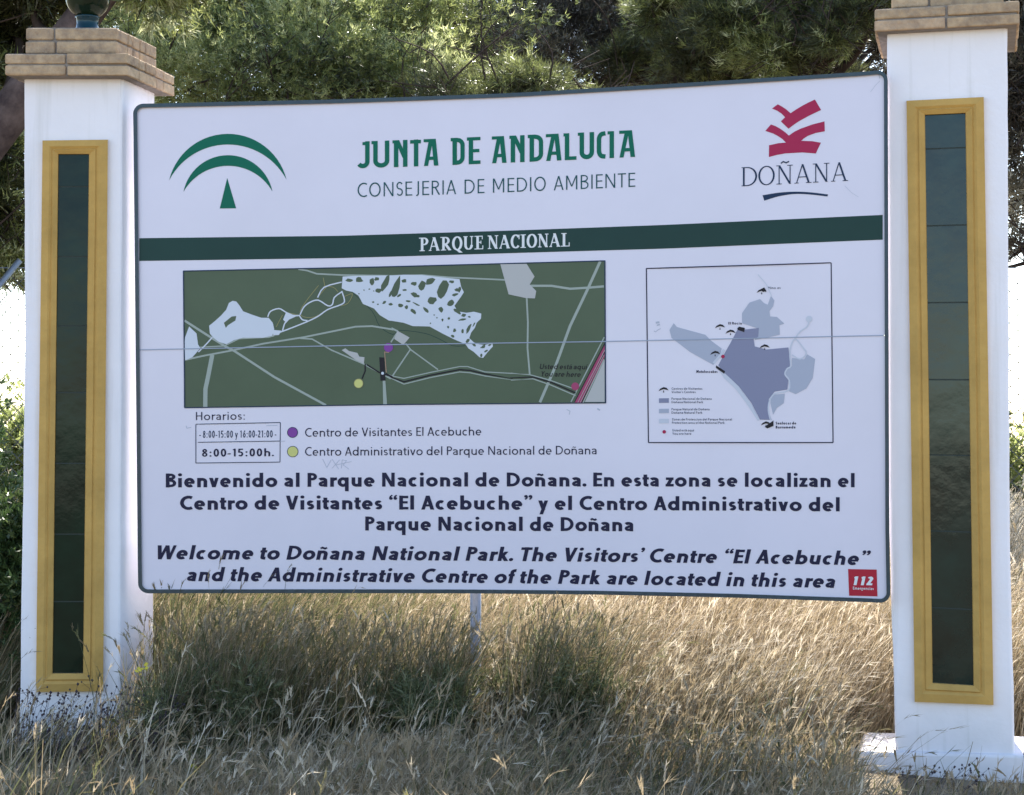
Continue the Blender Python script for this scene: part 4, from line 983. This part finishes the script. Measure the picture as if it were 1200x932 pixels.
def tree(name, label, cat, base, trunk, rads, clusters, n, nn, ln, wd, leaf, seed, limbs=True, group=None, bark=M_BARK, twigs=70, spread=.75):
    root = empty(name, base, label, cat, group); rn = random.Random(seed)
    mb = MB(); mb.tube(smooth3(trunk, 5), smooth1(rads, 5), 12); mb.build('trunk', bark, root, smooth=True)
    tp = smooth3(trunk, 5)
    if limbs:
        mbl = MB()
        for c in clusters:
            cc = Vector(c[:3]); s_ = min(tp[len(tp)//3:], key=lambda q: (Vector(q)-cc).length + abs(Vector(q).z-(cc.z-1.0))*.5); s_ = Vector(s_)
            mid = (s_+cc)/2+Vector((rn.uniform(-.3, .3), rn.uniform(-.3, .3), rn.uniform(-.1, .35)))
            r0 = rads[-1]*.9
            mbl.tube(smooth3([s_, mid, cc], 5), [r0*(1-.75*k/10) for k in range(11)], 6, False)
            for q in range(6):
                e = cc+Vector((rn.uniform(-1, 1)*c[3], rn.uniform(-1, 1)*c[4], rn.uniform(-1, .8)*c[5]))*.85
                s0 = mid.lerp(cc, rn.random()); m2 = (s0+e)/2+Vector((rn.uniform(-.15, .15), rn.uniform(-.15, .15), rn.uniform(-.1, .2)))
                mbl.tube(smooth3([s0, m2, e], 3), [.022, .018, .014, .011, .008, .006, .004], 4, False)
                for q2 in range(3):
                    e2 = e+Vector((rn.uniform(-.4, .4), rn.uniform(-.4, .4), rn.uniform(-.35, .35))); mbl.tube([m2.lerp(e, rn.random()), e2], [.007, .003], 3, False)
        for c in clusters:               # thin bare twigs showing in front of the leaves
            cc = Vector(c[:3])
            for q in range(2):
                s0 = cc+Vector((rn.uniform(-.5, .5)*c[3], -.75*c[4], rn.uniform(-.9, .1)*c[5])); d0 = Vector((rn.uniform(-.6, .6), rn.uniform(-.3, .05), rn.uniform(.15, 1))).normalized()*rn.uniform(.4, .9)
                m0 = s0+d0*.5+Vector((rn.uniform(-.16, .16), 0, rn.uniform(-.10, .10))); e0 = s0+d0
                mbl.tube(smooth3([s0, m0, e0], 3), [.009, .008, .007, .006, .005, .004, .002], 4, False)
                for q2 in range(3):
                    b0 = s0.lerp(e0, rn.uniform(.3, .8)); mbl.tube([b0, b0+Vector((rn.uniform(-.22, .22), rn.uniform(-.08, .02), rn.uniform(.02, .26)))], [.005, .002], 3, False)
        mbl.build('branches', M_TWIG, root, smooth=True)
    p, d, k = crown_points(clusters, n, seed)
    V, Fq, nv = tufts(p, d, nn, ln, wd, seed+1, spread)
    g = np.random.default_rng(seed+2)
    tint = np.repeat(np.clip(.5+.20*np.sin(p[:, 0]*2.6+k*1.7)+.16*np.sin(p[:, 2]*6+p[:, 1]*3+p[:, 0]*3)+g.normal(0, .21, len(p)), 0, 1), nn*3)
    # mesh coordinates are kept relative to the tree base
    cr = link('crown', big_mesh('crown', V, [], Fq, tint, leaf), None, root)
    return root
def smooth3(pts, n): return [Vector(q) for q in smooth([tuple(p) for p in pts], n)]
def smooth1(r, n): return [max(.003, q[0]) for q in smooth([(x,) for x in r], n)]
L_OLIVE = leaf_mat('leaf_olive', [(0, (.04, .045, .02)), (.3, (.15, .18, .06)), (.65, (.38, .42, .15)), (1, (.74, .74, .40))], .5, .3, .8)  # pale yellow top stop paints sunlit patches into the olive leaf colour
L_DARK = leaf_mat('needle_dark', [(0, (.04, .03, .025)), (.4, (.10, .085, .06)), (.8, (.24, .21, .14)), (1, (.52, .48, .38))], .42, .35, .7)
L_PINE = leaf_mat('needle_green', [(0, (.035, .04, .02)), (.5, (.11, .125, .05)), (.85, (.34, .38, .12)), (1, (.58, .60, .36))], .45, .35, .7)
L_BUSH = leaf_mat('leaf_bush', [(0, (.02, .04, .015)), (.6, (.06, .10, .03)), (1, (.18, .22, .08))], .3, .4)
L_WEED = leaf_mat('leaf_weed', [(0, (.055, .07, .03)), (.5, (.14, .16, .07)), (1, (.34, .33, .19))], .45, .45)
def cl(px, py, y, rx, ry, rz):
    p = at(px, py, y); return (p.x, p.y, p.z, rx, ry, rz)
# olive-green crown, left third
y = 16.0
tree('pine_tree', 'bushy light olive-green tree behind the left half of the board', 'tree', (at(330, 466, 16).x, 16, 0),
     [(at(330, 466, 16).x, 16.2, -.1), (at(320, 400, 16).x, 16.3, 2.2), (at(350, 400, 16).x, 16.2, 4.2), (at(330, 400, 16).x, 16.2, 6.2)], [.17, .15, .12, .06],
     [cl(60, 40, 17.2, 1.2, .8, .8), cl(200, 70, 15.6, .95, .8, .62), cl(300, 110, 15.3, .9, .7, .6), cl(250, 10, 16.2, 1.0, .9, .6), cl(390, 60, 15.8, .9, .8, .6), cl(470, 95, 15.4, .75, .6, .42),
      cl(350, -30, 16.5, 1.2, .9, .6), cl(480, 20, 16.4, .9, .8, .6), cl(150, -30, 16.5, 1.2, .9, .6), cl(110, 120, 16.6, .8, .7, .6), cl(180, 250, 16.8, 1.0, .7, .7), cl(420, 180, 16.2, 1.0, .6, .5)],
     54000, 9, .056, .0034, L_OLIVE, 21)
# dark crown, centre
tree('pine_tree', 'dark tree with dead brown twigs behind the middle of the board', 'tree', (at(650, 466, 18).x, 18, 0),
     [(at(640, 466, 18).x, 18.2, -.1), (at(660, 400, 18).x, 18.2, 2.5), (at(640, 400, 18).x, 18.3, 4.6), (at(670, 400, 18).x, 18.2, 6.8)], [.2, .17, .13, .07],
     [cl(540, 40, 18.4, .9, .8, .6), cl(620, 70, 17.8, .9, .8, .6), cl(720, 40, 18, .95, .8, .7), cl(790, 90, 17.6, .8, .7, .55), cl(560, -30, 18.4, 1.2, .9, .6), cl(690, -40, 18.2, 1.2, .9, .7), cl(830, 20, 18, .9, .8, .6),
      cl(430, 60, 19, 1.1, .7, .7), cl(870, 90, 18.2, .8, .6, .5), cl(560, 110, 17.8, .7, .5, .4), cl(700, 160, 18, 1.2, .7, .5)],
     44000, 9, .070, .0032, L_DARK, 31)
# bright low sprays in front of the dark crown
tree('pine_tree', 'young bright yellow-green pine showing just above the middle of the board', 'tree', (at(570, 466, 14.5).x, 14.5, 0),
     [(at(570, 466, 14.5).x, 14.5, -.1), (at(575, 400, 14.5).x, 14.5, 1.8), (at(570, 400, 14.5).x, 14.5, 3.4)], [.09, .07, .03],
     [cl(520, 108, 14.5, .26, .3, .16), cl(590, 100, 14.5, .36, .3, .20), cl(625, 96, 14.6, .25, .3, .18), cl(560, 160, 14.5, .6, .5, .3), cl(600, 230, 14.5, .8, .6, .4), cl(680, 120, 14.9, .25, .25, .12)],
     4200, 14, .085, .0024, L_PINE, 41)
# right pine
tree('pine_tree', 'dark green pine with one bright spray of long needles beside the right pillar cap', 'tree', (at(930, 466, 15.5).x, 15.8, 0),
     [(at(960, 466, 15.5).x, 15.9, -.1), (at(950, 400, 15.5).x, 15.9, 2.2), (at(970, 400, 15.5).x, 16.0, 4.4), (at(940, 400, 15.5).x, 16.0, 6.4)], [.18, .15, .11, .06],
     [cl(810, 60, 16.0, .30, .4, .26), cl(860, 25, 15.4, .36, .5, .26), cl(905, 60, 15.3, .34, .4, .24), cl(945, 15, 15.6, .32, .5, .22), cl(770, 10, 16.4, .3, .4, .22), cl(850, 95, 16.2, .4, .4, .2), cl(850, -40, 15.8, .7, .7, .34), cl(1000, -50, 15.8, .7, .7, .34), cl(920, 95, 16.2, .4, .5, .16), cl(735, 70, 16.6, .26, .3, .2),
      cl(1000, 18, 14.9, .26, .3, .16), cl(975, 42, 14.9, .22, .25, .13), cl(1025, 0, 14.9, .26, .3, .16), cl(990, 95, 16.6, .20, .3, .08), cl(955, 60, 16.3, .26, .3, .16), cl(1120, -80, 16, 1.0, .8, .6)],
     25000, 12, .085, .0026, L_PINE, 51, spread=.6)
tree('pine_tree', 'distant dark tree filling the gap above the right end of the board', 'tree', (at(985, 466, 21).x, 21, 0),
     [(at(985, 466, 21).x, 21, -.1), (at(980, 400, 21).x, 21, 2.8), (at(990, 400, 21).x, 21, 5.4)], [.15, .12, .05],
     [cl(860, 60, 21, .8, .6, .6), cl(800, 0, 21, .9, .6, .6), cl(930, 30, 21, .7, .6, .5), cl(985, 30, 21, .5, .5, .35), cl(1010, 92, 21, .6, .5, .14), cl(1040, 50, 21, .3, .4, .3), cl(960, 100, 21, .6, .5, .22), cl(900, -40, 21, 1.3, .8, .5), cl(1080, 0, 21, .8, .6, .5)],
     9000, 8, .10, .006, L_DARK, 91)
# right edge tree, branches hanging to the right of the pillar
tree('pine_tree', 'grey dark tree with thin bare branches right of the right pillar', 'tree', (at(1330, 466, 15).x, 15, 0),
     [(at(1330, 466, 15).x, 15, -.1), (at(1310, 400, 15).x, 15, 2.2), (at(1260, 400, 15).x, 15, 4.0), (at(1230, 400, 15).x, 15.1, 6)], [.2, .17, .13, .07],
     [cl(1190, 90, 15, .5, .6, .45), cl(1200, 160, 15, .45, .5, .35), cl(1205, 230, 15.1, .4, .5, .26), cl(1195, 285, 15.1, .16, .3, .12), cl(1260, 60, 15.2, .8, .7, .6), cl(1290, 180, 15.2, .7, .6, .6), cl(1200, 0, 15.2, .7, .7, .5), cl(1250, -80, 15.5, 1.3, 1.1, .8)],
     12000, 9, .09, .005, L_DARK, 61)
# leaning trunk behind the left pillar
tr_pts = [at(-330, 640, 12.5), at(-160, 370, 12.6), at(-40, 200, 12.6), at(15, 128, 12.6), at(92, 28, 12.6), at(160, -70, 12.7), at(210, -190, 12.8)]
tr_pts[0].z = -.1
tree('pine_tree', 'leaning pine with a thick purplish-brown trunk passing behind the left pillar', 'tree', (tr_pts[0].x, tr_pts[0].y, 0),
     tr_pts, [.19, .17, .15, .14, .12, .10, .06],
     [cl(40, -30, 12.9, .5, .6, .3), cl(170, -60, 12.9, .7, .7, .4), cl(-20, 215, 13.6, .5, .5, .5), cl(-10, 300, 13.8, .35, .4, .28), cl(5, 40, 13.6, .45, .5, .45), cl(-60, 60, 13.4, .7, .7, .6)],
     14000, 9, .095, .0055, L_PINE, 71)
# bushes
def bush(label, px, y_, w_, h_, n, leaf, seed, ln=.05, wd=.008, nn=8, cat='bush', name='bush', z0=0):
    x = (px-CX)/F*y_; rn = random.Random(seed); root = empty(name, (x, y_, z0), label, cat)
    mb = MB(); cls = []
    for k in range(7):
        cls.append((x+rn.uniform(-.5, .5)*w_, y_+rn.uniform(-.35, .35)*w_, h_*rn.uniform(.3, .75), w_*.3, w_*.3, h_*.26))
        mb.tube(smooth3([Vector((x+rn.uniform(-.05, .05), y_, z0-.05)), Vector(((x+cls[-1][0])/2, y_, h_*.3)), Vector(cls[-1][:3])+Vector((0, 0, h_*.2))], 3), [.014, .012, .01, .008, .006, .005, .003], 4, False)
    mb.build('stems', M_TWIG, root)
    p, d, k = crown_points(cls, n, seed); ok = p[:, 2] > z0+.01; p, d = p[ok], d[ok]
    V, Fq, nv = tufts(p, d, nn, ln, wd, seed+1, .8); g = np.random.default_rng(seed)
    link('foliage', big_mesh('foliage', V, [], Fq, np.repeat(np.clip(g.normal(.5, .22, len(p)), 0, 1), nn*3), leaf), None, root)
    return root
bush('dense dark green bush left of the left pillar', -30, 8.9, .95, 1.62, 5200, L_BUSH, 81, .045, .006)
bush('pale rounded bush seen far off past the left edge of the left pillar', -5, 19.0, 1.5, 2.1, 3200, L_OLIVE, 82, .09, .012)
bush('round grey-green bush seen far off past the right edge of the right pillar', 1215, 19.0, 1.6, 2.5, 4200, L_OLIVE, 83, .09, .012)
bush('leafy dark green weed in the grass right of the thin steel post', 630, 7.85, .46, .62, 1900, L_WEED, 84, .055, .0019, 7, 'weed', 'wild_weed')
bush('low dark green weed in the grass left of the thin steel post', 505, 7.75, .40, .46, 1200, L_WEED, 85, .05, .0019, 7, 'weed', 'wild_weed')
bush('grey-green weed in the grass just right of the left pillar', 262, 7.85, .46, .46, 1300, L_WEED, 86, .05, .0018, 7, 'weed', 'wild_weed')
# dark round seed heads on thin stalks in front of the pillars
M_SEED = mat('seed_brown', (.045, .03, .035), .8)
mb = MB(); rn = random.Random(9)
def ball(c, r):
    i = len(mb.v); mb.v += [(c.x+r, c.y, c.z), (c.x-r, c.y, c.z), (c.x, c.y+r, c.z), (c.x, c.y-r, c.z), (c.x, c.y, c.z+r*1.2), (c.x, c.y, c.z-r*1.2)]
    for a, b in ((0, 2), (2, 1), (1, 3), (3, 0)): mb.f += [(i+a, i+b, i+4), (i+b, i+a, i+5)]
for k in range(150):
    L_ = k < 134
    px = rn.uniform(15, 200) if L_ else rn.uniform(1040, 1150); y = rn.uniform(7.5, 8.0) if L_ else rn.uniform(6.9, 7.2)
    x = (px-CX)/F*y; h = (rn.uniform(.08, .34) if L_ else rn.uniform(.06, .14)); b = Vector((x, y, 0)); tp = b+Vector((rn.gauss(.05, .04), rn.gauss(0, .02), h))
    mb.tube([b, (b+tp)/2+Vector((-.01, 0, .01)), tp], [.0012, .001, .0008], 3, False); ball(tp, rn.uniform(.0045, .007))
    for q in range(rn.randrange(1, 4)):
        e = b.lerp(tp, rn.uniform(.6, .95)); t2 = e+Vector((rn.gauss(0, .03), rn.gauss(0, .02), rn.uniform(.01, .05))); mb.tube([e, t2], .0007, 3, False); ball(t2, rn.uniform(.004, .006))
o = mb.build('seed_heads', M_SEED, None); o['kind'] = 'stuff'; o['label'] = 'dark round seed heads on thin stalks at the foot of the pillars'
M_PETAL = mat('yellow_petals', (.62, .52, .06), .6); M_STEM = mat('green_stem', (.10, .13, .05), .7)
for px, py, yy, lb in ((166, 787, 7.7, 'yellow wild flower in front of the right edge of the left pillar'), (228, 899, 7.2, 'yellow wild flower low in the grass near the bottom left')):
    p = at(px, py, yy); root = empty('wild_flower', (p.x+.03, yy, 0), lb, 'flower')
    mb = MB(); mb.tube([(p.x+.03, yy, -.02), (p.x+.02, yy, p.z*.6), tuple(p)], [.002, .0018, .0012], 5); mb.build('stem', M_STEM, root)
    mb = MB()
    for q in range(12):
        a = q*2.4; c = p+Vector((rn.gauss(0, .012), rn.gauss(0, .01), rn.gauss(0, .010))); d = Vector((math.cos(a), math.sin(a)*.5, .4))*.014; e = Vector((-d.z, 0, d.x))*.5
        mb.face([c, c+d+e, c+d*1.5, c+d-e])
    mb.build('petals', M_PETAL, root)
